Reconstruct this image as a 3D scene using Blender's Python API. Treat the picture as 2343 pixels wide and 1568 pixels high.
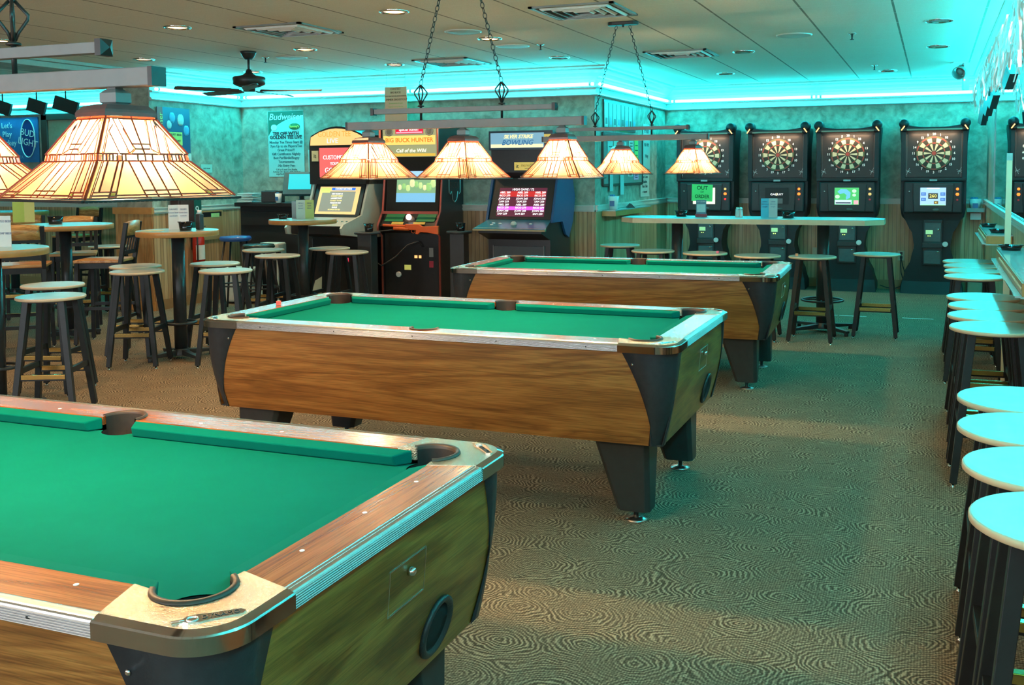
import bpy, bmesh, math, random
from mathutils import Vector, Matrix
PI = math.pi
random.seed(7)
for o in list(bpy.data.objects):
    bpy.data.objects.remove(o, do_unlink=True)
SC = bpy.context.scene
COL = SC.collection

# ---------------------------------------------------------------- camera
cam_d = bpy.data.cameras.new('camera')
cam = bpy.data.objects.new('camera', cam_d); COL.objects.link(cam)
SC.camera = cam
FPX, YAW, PIT, ROL = 2310.37, -0.371595, 0.070419, -0.006732
fw = Vector((math.sin(YAW)*math.cos(PIT), math.cos(YAW)*math.cos(PIT), -math.sin(PIT)))
rt0 = Vector((math.cos(YAW), -math.sin(YAW), 0)); up0 = rt0.cross(fw)
rt = rt0*math.cos(ROL) + up0*math.sin(ROL); upv = -rt0*math.sin(ROL) + up0*math.cos(ROL)
M = Matrix((rt, upv, -fw)).transposed().to_4x4(); M.translation = (0, 0, 1.5354)
cam.matrix_world = M
cam_d.sensor_fit = 'HORIZONTAL'; cam_d.sensor_width = 36; cam_d.lens = FPX/2343*36
cam_d.shift_x = (1171.5-1236.74)/2343; cam_d.shift_y = (554.08-784)/2343
cam_d.clip_start = 0.05; cam_d.clip_end = 60

# ---------------------------------------------------------------- exposure, world
SC.view_settings.view_transform = 'Standard'; SC.view_settings.look = 'None'
SC.view_settings.gamma = 1; SC.view_settings.use_curve_mapping = False
SC.view_settings.exposure = 0.42
W = bpy.data.worlds.new('world'); SC.world = W; W.use_nodes = True
W.node_tree.nodes['Background'].inputs[0].default_value = (0.75, 0.85, 1.0, 1)
W.node_tree.nodes['Background'].inputs[1].default_value = 0.3
CEIL = 2.66
NEON = (0.014, 0.77, 0.88)

def light(name, kind, loc, color, energy, size=0.1, sizey=None, aim=None, spot=None, blend=0.5, parent=None):
    d = bpy.data.lights.new(name, kind); d.color = color; d.energy = energy
    if kind == 'AREA':
        d.size = size
        if sizey: d.shape = 'RECTANGLE'; d.size_y = sizey
    else: d.shadow_soft_size = size
    if kind == 'SPOT': d.spot_size = math.radians(spot or 90); d.spot_blend = blend
    o = bpy.data.objects.new(name, d); COL.objects.link(o); o.location = loc
    if aim is not None:
        o.rotation_euler = (Vector(aim)-Vector(loc)).to_track_quat('-Z', 'Y').to_euler()
    if parent: o.parent = parent
    return o
# daylight falling in through the front windows behind the camera
for wx in (-7.0, -4.0, -1.0):
    light('window_daylight', 'AREA', (wx, -3.75, 1.65), (0.88, 0.93, 1.0), (105, 105, 36)[int((wx+7)//3)], 1.9, 1.5, aim=(wx-0.4, 2, 0.9))
# lit recessed ceiling lamps (warm) - the lamp housings are built further down
LIT = [(-5.46, 6.33), (-7.28, 7.95), (-5.38, 7.92), (-3.56, 6.33), (-5.30, 9.42), (-3.54, 7.93), (-7.10, 9.43), (-7.35, 6.35),
       (-3.56, 4.75), (-5.4, 4.75), (-7.3, 4.75), (-3.56, 1.6), (-5.4, 1.6), (-3.56, 3.2)]
UNLIT = [(-3.49, 9.51), (-1.72, 9.79), (-2.30, 11.91), (0.064-.05, 8.38), (0.01, 10.12), (-0.52, 12.35)]
for x, y in LIT:
    light('downlight_lamp', 'SPOT', (x, y, CEIL-0.02), (1.0, 0.58, 0.27), 56, 0.05, spot=115, blend=0.8, aim=(x, y, 0))

# ---------------------------------------------------------------- materials
MATS = {}
def nodes_of(m):
    m.use_nodes = True; nt = m.node_tree; return nt, nt.nodes, nt.links, nt.nodes['Principled BSDF']
def mat(name, col, rough=0.5, metal=0.0, emit=None, es=1.0, noise=0.06, nscale=30, bump=0.0, bscale=80, spec=0.5, coat=0.0, trans=0.0):
    if name in MATS: return MATS[name]
    m = bpy.data.materials.new(name); nt, N, L, b = nodes_of(m)
    b.inputs['Roughness'].default_value = rough; b.inputs['Metallic'].default_value = metal
    b.inputs['Specular IOR Level'].default_value = spec; b.inputs['Coat Weight'].default_value = coat; b.inputs['Coat Roughness'].default_value = rough
    b.inputs['Transmission Weight'].default_value = trans
    tc = N.new('ShaderNodeTexCoord')
    if noise:
        n = N.new('ShaderNodeTexNoise'); n.inputs['Scale'].default_value = nscale; n.inputs['Detail'].default_value = 3
        L.new(tc.outputs['Object'], n.inputs['Vector'])
        r = N.new('ShaderNodeMapRange'); r.inputs[3].default_value = 1-noise*2.2; r.inputs[4].default_value = 1+noise*2.2
        L.new(n.outputs['Fac'], r.inputs[0])
        v = N.new('ShaderNodeVectorMath'); v.operation = 'SCALE'; v.inputs[0].default_value = col
        L.new(r.outputs[0], v.inputs['Scale']); L.new(v.outputs[0], b.inputs['Base Color'])
    else: b.inputs['Base Color'].default_value = (*col, 1)
    if emit: b.inputs['Emission Color'].default_value = (*emit, 1); b.inputs['Emission Strength'].default_value = es
    if bump:
        n2 = N.new('ShaderNodeTexNoise'); n2.inputs['Scale'].default_value = bscale; n2.inputs['Detail'].default_value = 3
        L.new(tc.outputs['Object'], n2.inputs['Vector'])
        bp = N.new('ShaderNodeBump'); bp.inputs['Strength'].default_value = bump; bp.inputs['Distance'].default_value = 0.004
        L.new(n2.outputs['Fac'], bp.inputs['Height']); L.new(bp.outputs[0], b.inputs['Normal'])
    MATS[name] = m; return m
def ramp(N, stops):
    r = N.new('ShaderNodeValToRGB'); e = r.color_ramp.elements
    e[0].position = stops[0][0]; e[0].color = (*stops[0][1], 1); e[1].position = stops[-1][0]; e[1].color = (*stops[-1][1], 1)
    for p, c in stops[1:-1]:
        q = e.new(p); q.color = (*c, 1)
    return r
def wood(name, c1, c2, c3, axis=0, scale=1.0, rough=0.35, coat=0.0, along=0.6, across=9, gen='Object', ring=2.2):
    m = bpy.data.materials.new(name); nt, N, L, b = nodes_of(m)
    tc = N.new('ShaderNodeTexCoord'); mp = N.new('ShaderNodeMapping')
    s = [across*scale]*3; s[axis] = along*scale; mp.inputs['Scale'].default_value = s
    L.new(tc.outputs[gen], mp.inputs['Vector'])
    n = N.new('ShaderNodeTexNoise'); n.inputs['Scale'].default_value = 1.0; n.inputs['Detail'].default_value = 5; n.inputs['Distortion'].default_value = 0.8
    L.new(mp.outputs[0], n.inputs['Vector'])
    mul = N.new('ShaderNodeMath'); mul.operation = 'MULTIPLY'; mul.inputs[1].default_value = ring*4; L.new(n.outputs['Fac'], mul.inputs[0])
    pp = N.new('ShaderNodeMath'); pp.operation = 'PINGPONG'; pp.inputs[1].default_value = 1.0; L.new(mul.outputs[0], pp.inputs[0])
    r = ramp(N, [(0.0, c1), (0.45, c2), (1.0, c3)]); L.new(pp.outputs[0], r.inputs[0])
    mp2 = N.new('ShaderNodeMapping'); s2 = [330*scale]*3; s2[axis] = 7*scale; mp2.inputs['Scale'].default_value = s2
    L.new(tc.outputs[gen], mp2.inputs['Vector'])
    n2 = N.new('ShaderNodeTexNoise'); n2.inputs['Scale'].default_value = 1.0; n2.inputs['Detail'].default_value = 2; L.new(mp2.outputs[0], n2.inputs['Vector'])
    mr = N.new('ShaderNodeMapRange'); mr.inputs[1].default_value = 0.35; mr.inputs[2].default_value = 0.6; mr.inputs[3].default_value = 0.66; mr.inputs[4].default_value = 1.1
    L.new(n2.outputs['Fac'], mr.inputs[0])
    v = N.new('ShaderNodeVectorMath'); v.operation = 'SCALE'; L.new(r.outputs[0], v.inputs[0]); L.new(mr.outputs[0], v.inputs['Scale'])
    L.new(v.outputs[0], b.inputs['Base Color'])
    b.inputs['Roughness'].default_value = rough; b.inputs['Coat Weight'].default_value = coat; b.inputs['Coat Roughness'].default_value = 0.24
    MATS[name] = m; return m
VENEER = wood('walnut_veneer', (0.235, 0.085, 0.020), (0.33, 0.125, 0.029), (0.41, 0.170, 0.042), axis=0, rough=0.3, across=5.5, along=0.55, ring=3.4)
VENEER_Y = wood('walnut_veneer_end', (0.16, 0.055, 0.010), (0.27, 0.10, 0.018), (0.36, 0.15, 0.03), axis=1, rough=0.3, across=7, along=1.2)
RAILWOOD = wood('rail_wood', (0.24, 0.06, 0.014), (0.33, 0.092, 0.022), (0.40, 0.125, 0.032), axis=0, rough=0.26, coat=0.35, across=9, along=1.0)
RAILWOOD_Y = wood('rail_wood_end', (0.24, 0.06, 0.014), (0.33, 0.092, 0.022), (0.40, 0.125, 0.032), axis=1, rough=0.26, coat=0.35, across=9, along=1.0)
OAKEDGE = mat('oak_edge', (0.58, 0.27, 0.085), 0.35, noise=0.08, nscale=20)
PLY = mat('plywood_edge', (0.72, 0.52, 0.32), 0.4, noise=0.06, nscale=20)
PALEWOOD = mat('pale_wood', (0.80, 0.68, 0.45), 0.4, noise=0.05, nscale=12)
CHAIRWOOD = wood('chair_wood', (0.42, 0.17, 0.045), (0.58, 0.27, 0.08), (0.66, 0.36, 0.13), axis=0, rough=0.3, across=14, along=2)
BLACKWOOD = mat('black_stained_wood', (0.016, 0.018, 0.018), 0.42, noise=0.12, nscale=25, spec=0.3)
BLACKMETAL = mat('black_metal', (0.028, 0.03, 0.032), 0.35, noise=0.1)
BLACKPL = mat('black_plastic', (0.03, 0.032, 0.034), 0.4, noise=0.12, nscale=60, bump=0.25, bscale=300)
TABLEBLACK = mat('table_black_laminate', (0.030, 0.033, 0.037), 0.33, spec=0.35, noise=0.12, nscale=40, bump=0.1, bscale=200)
CHROME = mat('chrome', (0.82, 0.82, 0.82), 0.08, 1.0, noise=0.02)
TRIMAL = mat('ridged_aluminium', (0.72, 0.73, 0.74), 0.27, 1.0, noise=0.03, nscale=50)
CASTCHROME = mat('casting_chrome_dimmed', (0.50, 0.47, 0.45), 0.09, 1.0, noise=0.03)  # chrome base darkened to stand in for reflections of a darker room
BRUSHED = mat('brushed_aluminium', (0.72, 0.73, 0.73), 0.28, 1.0, noise=0.04, nscale=50)
BRASS = mat('brass', (0.83, 0.58, 0.20), 0.22, 1.0, noise=0.04)
RUBBER = mat('brown_rubber', (0.05, 0.03, 0.02), 0.5, noise=0.1)
DARKPOCKET = mat('pocket_leather', (0.016, 0.012, 0.010), 0.7, noise=0.15, bump=0.2)
GREYPAINT = mat('grey_painted_steel', (0.20, 0.185, 0.18), 0.42, 0.0, noise=0.05)
DARKSTEEL = mat('dark_steel', (0.045, 0.042, 0.04), 0.4, 0.6, noise=0.1)
BROWNCAP = mat('brown_metal_cap', (0.16, 0.085, 0.085), 0.35, 0.3, noise=0.1)
WHITEPLATE = mat('white_enamel', (0.75, 0.76, 0.74), 0.35, noise=0.03)
PAPER = mat('white_paper', (0.78, 0.80, 0.78), 0.6, noise=0.03)
SEATTOP = mat('seat_laminate', (0.56, 0.53, 0.44), 0.27, noise=0.05, nscale=12, spec=1.0, coat=0.5)
TABLETOP = mat('table_laminate_neon_tint', (0.25, 0.42, 0.42), 0.33, noise=0.05, nscale=12, spec=1.0, coat=1.0)  # teal base colour paints in the neon reflected by the tops
def corner_plate():
    m = mat('hammered_metal', (0.80, 0.66, 0.50), 0.24, 0.95, noise=0.16, nscale=300, bump=1.0, bscale=330); return m
HAMMER = corner_plate()
def felt():
    m = bpy.data.materials.new('green_felt'); nt, N, L, b = nodes_of(m)
    tc = N.new('ShaderNodeTexCoord')
    n = N.new('ShaderNodeTexNoise'); n.inputs['Scale'].default_value = 2.2; n.inputs['Detail'].default_value = 8; n.inputs['Roughness'].default_value = 0.75
    L.new(tc.outputs['Object'], n.inputs['Vector'])
    r = ramp(N, [(0.35, (0.0, 0.130, 0.098)), (0.62, (0.0, 0.145, 0.112)), (0.8, (0.006, 0.165, 0.108))]); L.new(n.outputs['Fac'], r.inputs[0])
    L.new(r.outputs[0], b.inputs['Base Color'])
    b.inputs['Roughness'].default_value = 0.95; b.inputs['Specular IOR Level'].default_value = 0.04
    b.inputs['Sheen Weight'].default_value = 0.03; b.inputs['Sheen Tint'].default_value = (0.2, 0.9, 0.6, 1)
    n2 = N.new('ShaderNodeTexNoise'); n2.inputs['Scale'].default_value = 900; L.new(tc.outputs['Object'], n2.inputs['Vector'])
    bp = N.new('ShaderNodeBump'); bp.inputs['Strength'].default_value = 0.15; bp.inputs['Distance'].default_value = 0.002
    L.new(n2.outputs['Fac'], bp.inputs['Height']); L.new(bp.outputs[0], b.inputs['Normal'])
    MATS['felt'] = m; return m
FELT = felt()
def carpet():
    m = bpy.data.materials.new('swirl_carpet'); nt, N, L, b = nodes_of(m)
    tc = N.new('ShaderNodeTexCoord')
    mp = N.new('ShaderNodeMapping'); mp.inputs['Scale'].default_value = (3.5, 4.8, 1); L.new(tc.outputs['Object'], mp.inputs['Vector'])
    wn = N.new('ShaderNodeTexNoise'); wn.inputs['Scale'].default_value = 2.4; wn.inputs['Detail'].default_value = 2; L.new(mp.outputs[0], wn.inputs['Vector'])
    ad = N.new('ShaderNodeVectorMath'); ad.operation = 'MULTIPLY_ADD'; ad.inputs[1].default_value = (0.30, 0.30, 0); L.new(wn.outputs['Color'], ad.inputs[0]); L.new(mp.outputs[0], ad.inputs[2])
    vo = N.new('ShaderNodeTexVoronoi'); vo.feature = 'F1'; vo.inputs['Scale'].default_value = 1.0; vo.inputs['Randomness'].default_value = 0.7; vo.voronoi_dimensions = '2D'
    L.new(ad.outputs[0], vo.inputs['Vector'])
    mu = N.new('ShaderNodeMath'); mu.operation = 'MULTIPLY'; mu.inputs[1].default_value = 92; L.new(vo.outputs['Distance'], mu.inputs[0])
    wn2 = N.new('ShaderNodeTexNoise'); wn2.inputs['Scale'].default_value = 34; wn2.inputs['Detail'].default_value = 2; L.new(tc.outputs['Object'], wn2.inputs['Vector'])
    a2 = N.new('ShaderNodeMath'); a2.operation = 'MULTIPLY_ADD'; a2.inputs[1].default_value = 3.2; L.new(wn2.outputs['Fac'], a2.inputs[0]); L.new(mu.outputs[0], a2.inputs[2])
    si = N.new('ShaderNodeMath'); si.operation = 'SINE'; L.new(a2.outputs[0], si.inputs[0])
    # loops of the pile: a fine grid
    sep = N.new('ShaderNodeSeparateXYZ'); L.new(tc.outputs['Object'], sep.inputs[0])
    g = []
    for ax in (0, 1):
        k = N.new('ShaderNodeMath'); k.operation = 'MULTIPLY'; k.inputs[1].default_value = 2*PI/0.009; L.new(sep.outputs[ax], k.inputs[0])
        s = N.new('ShaderNodeMath'); s.operation = 'SINE'; L.new(k.outputs[0], s.inputs[0]); g.append(s)
    gs = N.new('ShaderNodeMath'); gs.operation = 'ADD'; L.new(g[0].outputs[0], gs.inputs[0]); L.new(g[1].outputs[0], gs.inputs[1])
    fn = N.new('ShaderNodeTexNoise'); fn.inputs['Scale'].default_value = 140; fn.inputs['Detail'].default_value = 3; L.new(tc.outputs['Object'], fn.inputs['Vector'])
    bl = N.new('ShaderNodeTexNoise'); bl.inputs['Scale'].default_value = 5; bl.inputs['Detail'].default_value = 3; L.new(tc.outputs['Object'], bl.inputs['Vector'])
    am = N.new('ShaderNodeMapRange'); am.inputs[1].default_value = 0.35; am.inputs[2].default_value = 0.65; am.inputs[3].default_value = 0.08; am.inputs[4].default_value = 0.30; L.new(bl.outputs['Fac'], am.inputs[0])
    sm = N.new('ShaderNodeMath'); sm.operation = 'MULTIPLY'; L.new(si.outputs[0], sm.inputs[0]); L.new(am.outputs[0], sm.inputs[1])
    c1 = N.new('ShaderNodeMath'); c1.operation = 'ADD'; c1.inputs[1].default_value = 0.42; L.new(sm.outputs[0], c1.inputs[0])
    c2 = N.new('ShaderNodeMath'); c2.operation = 'MULTIPLY_ADD'; c2.inputs[1].default_value = 0.075; L.new(gs.outputs[0], c2.inputs[0]); L.new(c1.outputs[0], c2.inputs[2])
    c3 = N.new('ShaderNodeMath'); c3.operation = 'MULTIPLY_ADD'; c3.inputs[1].default_value = 0.9; L.new(fn.outputs['Fac'], c3.inputs[0]); L.new(c2.outputs[0], c3.inputs[2])
    c4 = N.new('ShaderNodeMath'); c4.operation = 'SUBTRACT'; c4.inputs[1].default_value = 0.40; L.new(c3.outputs[0], c4.inputs[0])
    r = ramp(N, [(0.2, (0.07, 0.055, 0.036)), (0.48, (0.165, 0.128, 0.086)), (0.78, (0.42, 0.325, 0.215))]); L.new(c4.outputs[0], r.inputs[0])
    L.new(r.outputs[0], b.inputs['Base Color']); b.inputs['Roughness'].default_value = 0.97; b.inputs['Specular IOR Level'].default_value = 0.1
    bp = N.new('ShaderNodeBump'); bp.inputs['Strength'].default_value = 0.5; bp.inputs['Distance'].default_value = 0.006
    L.new(c3.outputs[0], bp.inputs['Height']); L.new(bp.outputs[0], b.inputs['Normal'])
    return m
CARPET = carpet()
def wallpaper():
    m = bpy.data.materials.new('sponged_wallpaper'); nt, N, L, b = nodes_of(m)
    tc = N.new('ShaderNodeTexCoord')
    n = N.new('ShaderNodeTexNoise'); n.inputs['Scale'].default_value = 9; n.inputs['Detail'].default_value = 6; n.inputs['Roughness'].default_value = 0.6; n.inputs['Distortion'].default_value = 0.4
    L.new(tc.outputs['Object'], n.inputs['Vector'])
    r = ramp(N, [(0.34, (0.20, 0.21, 0.165)), (0.5, (0.30, 0.315, 0.255)), (0.66, (0.42, 0.42, 0.34))]); L.new(n.outputs['Fac'], r.inputs[0])
    L.new(r.outputs[0], b.inputs['Base Color']); b.inputs['Roughness'].default_value = 0.55
    return m
WALLPAPER = wallpaper()
def wainscot():
    m = bpy.data.materials.new('beadboard_wainscot'); nt, N, L, b = nodes_of(m)
    tc = N.new('ShaderNodeTexCoord'); sep = N.new('ShaderNodeSeparateXYZ'); L.new(tc.outputs['Object'], sep.inputs[0])
    ad = N.new('ShaderNodeMath'); ad.operation = 'ADD'; L.new(sep.outputs[0], ad.inputs[0]); L.new(sep.outputs[1], ad.inputs[1])
    k = N.new('ShaderNodeMath'); k.operation = 'MULTIPLY'; k.inputs[1].default_value = 1/0.05; L.new(ad.outputs[0], k.inputs[0])
    fr = N.new('ShaderNodeMath'); fr.operation = 'FRACT'; L.new(k.outputs[0], fr.inputs[0])
    st = N.new('ShaderNodeMath'); st.operation = 'LESS_THAN'; st.inputs[1].default_value = 0.13; L.new(fr.outputs[0], st.inputs[0])
    fl = N.new('ShaderNodeMath'); fl.operation = 'FLOOR'; L.new(k.outputs[0], fl.inputs[0])
    wn = N.new('ShaderNodeTexWhiteNoise'); wn.noise_dimensions = '1D'; L.new(fl.outputs[0], wn.inputs['W'])
    mp = N.new('ShaderNodeMapping'); mp.inputs['Scale'].default_value = (40, 40, 3); L.new(tc.outputs['Object'], mp.inputs['Vector'])
    n = N.new('ShaderNodeTexNoise'); n.inputs['Scale'].default_value = 1; n.inputs['Detail'].default_value = 3; L.new(mp.outputs[0], n.inputs['Vector'])
    mx = N.new('ShaderNodeMath'); mx.operation = 'MULTIPLY_ADD'; mx.inputs[1].default_value = 0.35; L.new(wn.outputs['Value'], mx.inputs[0]); L.new(n.outputs['Fac'], mx.inputs[2])
    r = ramp(N, [(0.35, (0.40, 0.225, 0.11)), (0.65, (0.56, 0.345, 0.18)), (0.95, (0.68, 0.46, 0.27))]); L.new(mx.outputs[0], r.inputs[0])
    mr = N.new('ShaderNodeMapRange'); mr.inputs[3].default_value = 1; mr.inputs[4].default_value = 0.5; L.new(st.outputs[0], mr.inputs[0])
    v = N.new('ShaderNodeVectorMath'); v.operation = 'SCALE'; L.new(r.outputs[0], v.inputs[0]); L.new(mr.outputs[0], v.inputs['Scale'])
    L.new(v.outputs[0], b.inputs['Base Color']); b.inputs['Roughness'].default_value = 0.4
    return m
WAINSCOT = wainscot()
def ceiling_mat():
    m = bpy.data.materials.new('ceiling_tiles'); nt, N, L, b = nodes_of(m)
    tc = N.new('ShaderNodeTexCoord'); sep = N.new('ShaderNodeSeparateXYZ'); L.new(tc.outputs['Object'], sep.inputs[0])
    def line(ax, off, per, wid):
        a = N.new('ShaderNodeMath'); a.operation = 'ADD'; a.inputs[1].default_value = off; L.new(sep.outputs[ax], a.inputs[0])
        k = N.new('ShaderNodeMath'); k.operation = 'MULTIPLY'; k.inputs[1].default_value = 1/per; L.new(a.outputs[0], k.inputs[0])
        f = N.new('ShaderNodeMath'); f.operation = 'FRACT'; L.new(k.outputs[0], f.inputs[0])
        s = N.new('ShaderNodeMath'); s.operation = 'LESS_THAN'; s.inputs[1].default_value = wid/per; L.new(f.outputs[0], s.inputs[0]); return s
    lx = line(0, 2.116+0.008+0.6096*20, 0.6096, 0.016); ly = line(1, -7.84+0.004+0.52*40, 0.52, 0.007)
    n = N.new('ShaderNodeTexNoise'); n.inputs['Scale'].default_value = 160; n.inputs['Detail'].default_value = 2; L.new(tc.outputs['Object'], n.inputs['Vector'])
    r = ramp(N, [(0.3, (0.66, 0.60, 0.49)), (0.7, (0.78, 0.71, 0.60))]); L.new(n.outputs['Fac'], r.inputs[0])
    m1 = N.new('ShaderNodeMix'); m1.data_type = 'RGBA'; m1.inputs[7].default_value = (0.20, 0.17, 0.12, 1); L.new(lx.outputs[0], m1.inputs[0]); L.new(r.outputs[0], m1.inputs[6])
    m2 = N.new('ShaderNodeMix'); m2.data_type = 'RGBA'; m2.inputs[7].default_value = (0.78, 0.74, 0.66, 1); L.new(ly.outputs[0], m2.inputs[0]); L.new(m1.outputs[2], m2.inputs[6])
    L.new(m2.outputs[2], b.inputs['Base Color']); b.inputs['Roughness'].default_value = 0.8
    return m
CEILM = ceiling_mat()
TRIMW = mat('painted_trim', (0.62, 0.64, 0.58), 0.35, noise=0.03)
CROWNM = mat('crown_trim', (0.48, 0.5, 0.48), 0.3, noise=0.03)
MIRROR = mat('mirror', (0.88, 0.9, 0.9), 0.0, 1.0, noise=0)
TUBE = mat('neon_tube', (0.9, 0.9, 0.9), 0.3, emit=NEON, es=66.0, noise=0)

# ---------------------------------------------------------------- mesh helpers
class MB:
    def __init__(s): s.bm = bmesh.new(); s.mi = 0
    def m(s, i): s.mi = i; return s
    def face(s, pts, smooth=False):
        vs = [s.bm.verts.new(p) for p in pts]
        try: f = s.bm.faces.new(vs); f.material_index = s.mi; f.smooth = smooth
        except ValueError: pass
        return s
    def grid(s, rows, closed=False, smooth=True):
        V = [[s.bm.verts.new(p) for p in r] for r in rows]
        for i in range(len(V)-1):
            n = len(V[i]); 
            for j in range(n if closed else n-1):
                k = (j+1) % n
                try:
                    f = s.bm.faces.new((V[i][j], V[i][k], V[i+1][k], V[i+1][j])); f.material_index = s.mi; f.smooth = smooth
                except ValueError: pass
        return V
    def cap(s, loop, flip=False):
        try:
            f = s.bm.faces.new(loop[::-1] if flip else loop); f.material_index = s.mi
        except ValueError: pass
    def box(s, c, d, rz=0.0, R=None):
        c = Vector(c); hx, hy, hz = d[0]/2, d[1]/2, d[2]/2
        R = R or Matrix.Rotation(rz, 3, 'Z')
        P = [c + R @ Vector((x*hx, y*hy, z*hz)) for z in (-1, 1) for x, y in ((-1, -1), (1, -1), (1, 1), (-1, 1))]
        V = [s.bm.verts.new(p) for p in P]
        for q in ((0, 3, 2, 1), (4, 5, 6, 7), (0, 1, 5, 4), (1, 2, 6, 5), (2, 3, 7, 6), (3, 0, 4, 7)):
            f = s.bm.faces.new([V[i] for i in q]); f.material_index = s.mi
        return s
    def beam(s, a, b, wa, ha, wb=None, hb=None, up=(0, 0, 1)):
        a, b = Vector(a), Vector(b); wb = wa if wb is None else wb; hb = ha if hb is None else hb
        d = (b-a).normalized(); u = Vector(up)
        if abs(d.dot(u)) > 0.95: u = Vector((0, 1, 0))
        x = d.cross(u).normalized(); y = x.cross(d)
        r = []
        for p, w, h in ((a, wa, ha), (b, wb, hb)):
            r.append([p+x*(i*w/2)+y*(j*h/2) for i, j in ((-1, -1), (1, -1), (1, 1), (-1, 1))])
        V = s.grid(r, True, False); s.cap(V[0], True); s.cap(V[1]); return s
    def tube(s, path, r, seg=8, cap=True):
        path = [Vector(p) for p in path]; rs = r if isinstance(r, (list, tuple)) else [r]*len(path)
        rows = []; prev = None
        for i, p in enumerate(path):
            d = (path[min(i+1, len(path)-1)] - path[max(i-1, 0)]).normalized()
            if prev is None:
                u = Vector((0, 0, 1)) if abs(d.z) < 0.9 else Vector((0, 1, 0)); x = d.cross(u).normalized()
            else: x = (prev - d*prev.dot(d)).normalized()
            prev = x; y = d.cross(x)
            rows.append([p + (x*math.cos(2*PI*k/seg) + y*math.sin(2*PI*k/seg))*rs[i] for k in range(seg)])
        V = s.grid(rows, True)
        if cap: s.cap(V[0], True); s.cap(V[-1])
        return s
    def lathe(s, prof, c=(0, 0, 0), seg=24, smooth=True, capb=True, capt=True):
        c = Vector(c)
        rows = [[c+Vector((r*math.cos(2*PI*k/seg), r*math.sin(2*PI*k/seg), z)) for k in range(seg)] for r, z in prof]
        V = s.grid(rows, True, smooth)
        if capb: s.cap(V[0], True)
        if capt: s.cap(V[-1])
        return s
    def torus(s, c, R, r, n=(0, 0, 1), seg=24, ss=8, ex=1.0, xdir=None):
        c = Vector(c); n = Vector(n).normalized()
        x = Vector(xdir).normalized() if xdir else (n.cross(Vector((0, 0, 1))) if abs(n.z) < 0.9 else Vector((1, 0, 0))).normalized(); y = n.cross(x)
        rows = []
        for k in range(seg+1):
            a = 2*PI*k/seg; q = c + x*R*ex*math.cos(a) + y*R*math.sin(a); rad = (x*math.cos(a)+y*math.sin(a))
            rows.append([q + (rad*math.cos(2*PI*j/ss) + n*math.sin(2*PI*j/ss))*r for j in range(ss)])
        s.grid(rows, True); return s
    def prism(s, poly, z0, z1, f=None, cap0=True, cap1=True):
        f = f or (lambda x, y, z: (x, y, z))
        V = s.grid([[f(x, y, z0) for x, y in poly], [f(x, y, z1) for x, y in poly]], True, False)
        if cap0: s.cap(V[0], True)
        if cap1: s.cap(V[1])
        return s
    def sphere(s, c, r, seg=16, sq=(1, 1, 1)):
        c = Vector(c); rows = []
        for i in range(1, seg//2):
            t = PI*i/(seg//2); rows.append([c+Vector((sq[0]*r*math.sin(t)*math.cos(2*PI*k/seg), sq[1]*r*math.sin(t)*math.sin(2*PI*k/seg), -sq[2]*r*math.cos(t))) for k in range(seg)])
        V = s.grid(rows, True); s.cap(V[0], True); s.cap(V[-1]); return s
def tri(bm):
    bm.normal_update(); bmesh.ops.triangulate(bm, faces=[q for q in bm.faces if len(q.verts) > 4])
def obj(name, mb, mats, parent=None, loc=None, rz=0, bevel=0.0, seg=2, weld=True):
    me = bpy.data.meshes.new(name)
    if weld: bmesh.ops.remove_doubles(mb.bm, verts=mb.bm.verts, dist=1e-5)
    bmesh.ops.recalc_face_normals(mb.bm, faces=mb.bm.faces)
    mb.bm.to_mesh(me); mb.bm.free()
    for m in (mats if isinstance(mats, (list, tuple)) else [mats]): me.materials.append(m)
    o = bpy.data.objects.new(name, me); COL.objects.link(o)
    if parent: o.parent = parent
    if loc: o.location = loc
    if rz: o.rotation_euler[2] = rz
    if bevel:
        b = o.modifiers.new('bevel', 'BEVEL'); b.width = bevel; b.segments = seg; b.limit_method = 'ANGLE'; b.angle_limit = math.radians(40)
    return o
def tag(o, label, cat, group=None):
    o['label'] = label; o['category'] = cat
    if group: o['group'] = group
    return o
def thing(name, label, cat, loc=(0, 0, 0), rz=0, group=None):
    o = bpy.data.objects.new(name, None); COL.objects.link(o); o.location = loc; o.rotation_euler = (0, 0, rz)
    o.empty_display_size = 0.1
    return tag(o, label, cat, group)
def struct(name, mb, mats, **k):
    o = obj(name, mb, mats, **k); o['kind'] = 'structure'; return o
KIDS = {}
def dup(root, loc, rz, label, group=None):
    r = root.copy(); COL.objects.link(r); r.location = loc; r.rotation_euler = (0, 0, rz)
    r['label'] = label
    if group: r['group'] = group
    for ch in root.children:
        c = ch.copy(); COL.objects.link(c); c.parent = r
        for g in ch.children:
            d = g.copy(); COL.objects.link(d); d.parent = c
    return r
def text(name, body, size, m, parent, loc, rot=(PI/2, 0, 0), depth=0.0008, align='CENTER', shear=0.0, sx=1.0, bold=0.0, off=None):
    cu = bpy.data.curves.new(name, 'FONT'); cu.body = body; cu.size = size; cu.align_x = align; cu.align_y = 'CENTER'; cu.extrude = depth
    cu.shear = shear; cu.offset = bold; cu.resolution_u = 2; cu.fill_mode = 'BOTH'
    t = bpy.data.objects.new(name, cu); COL.objects.link(t)
    bpy.context.view_layer.update()
    me = bpy.data.meshes.new_from_object(t.evaluated_get(bpy.context.evaluated_depsgraph_get()))
    bpy.data.objects.remove(t, do_unlink=True); bpy.data.curves.remove(cu)
    me.materials.clear(); me.materials.append(m)
    o = bpy.data.objects.new(name, me); COL.objects.link(o); o.parent = parent; o.location = loc; o.rotation_euler = rot; o.scale = (sx, 1, 1)
    return o

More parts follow.
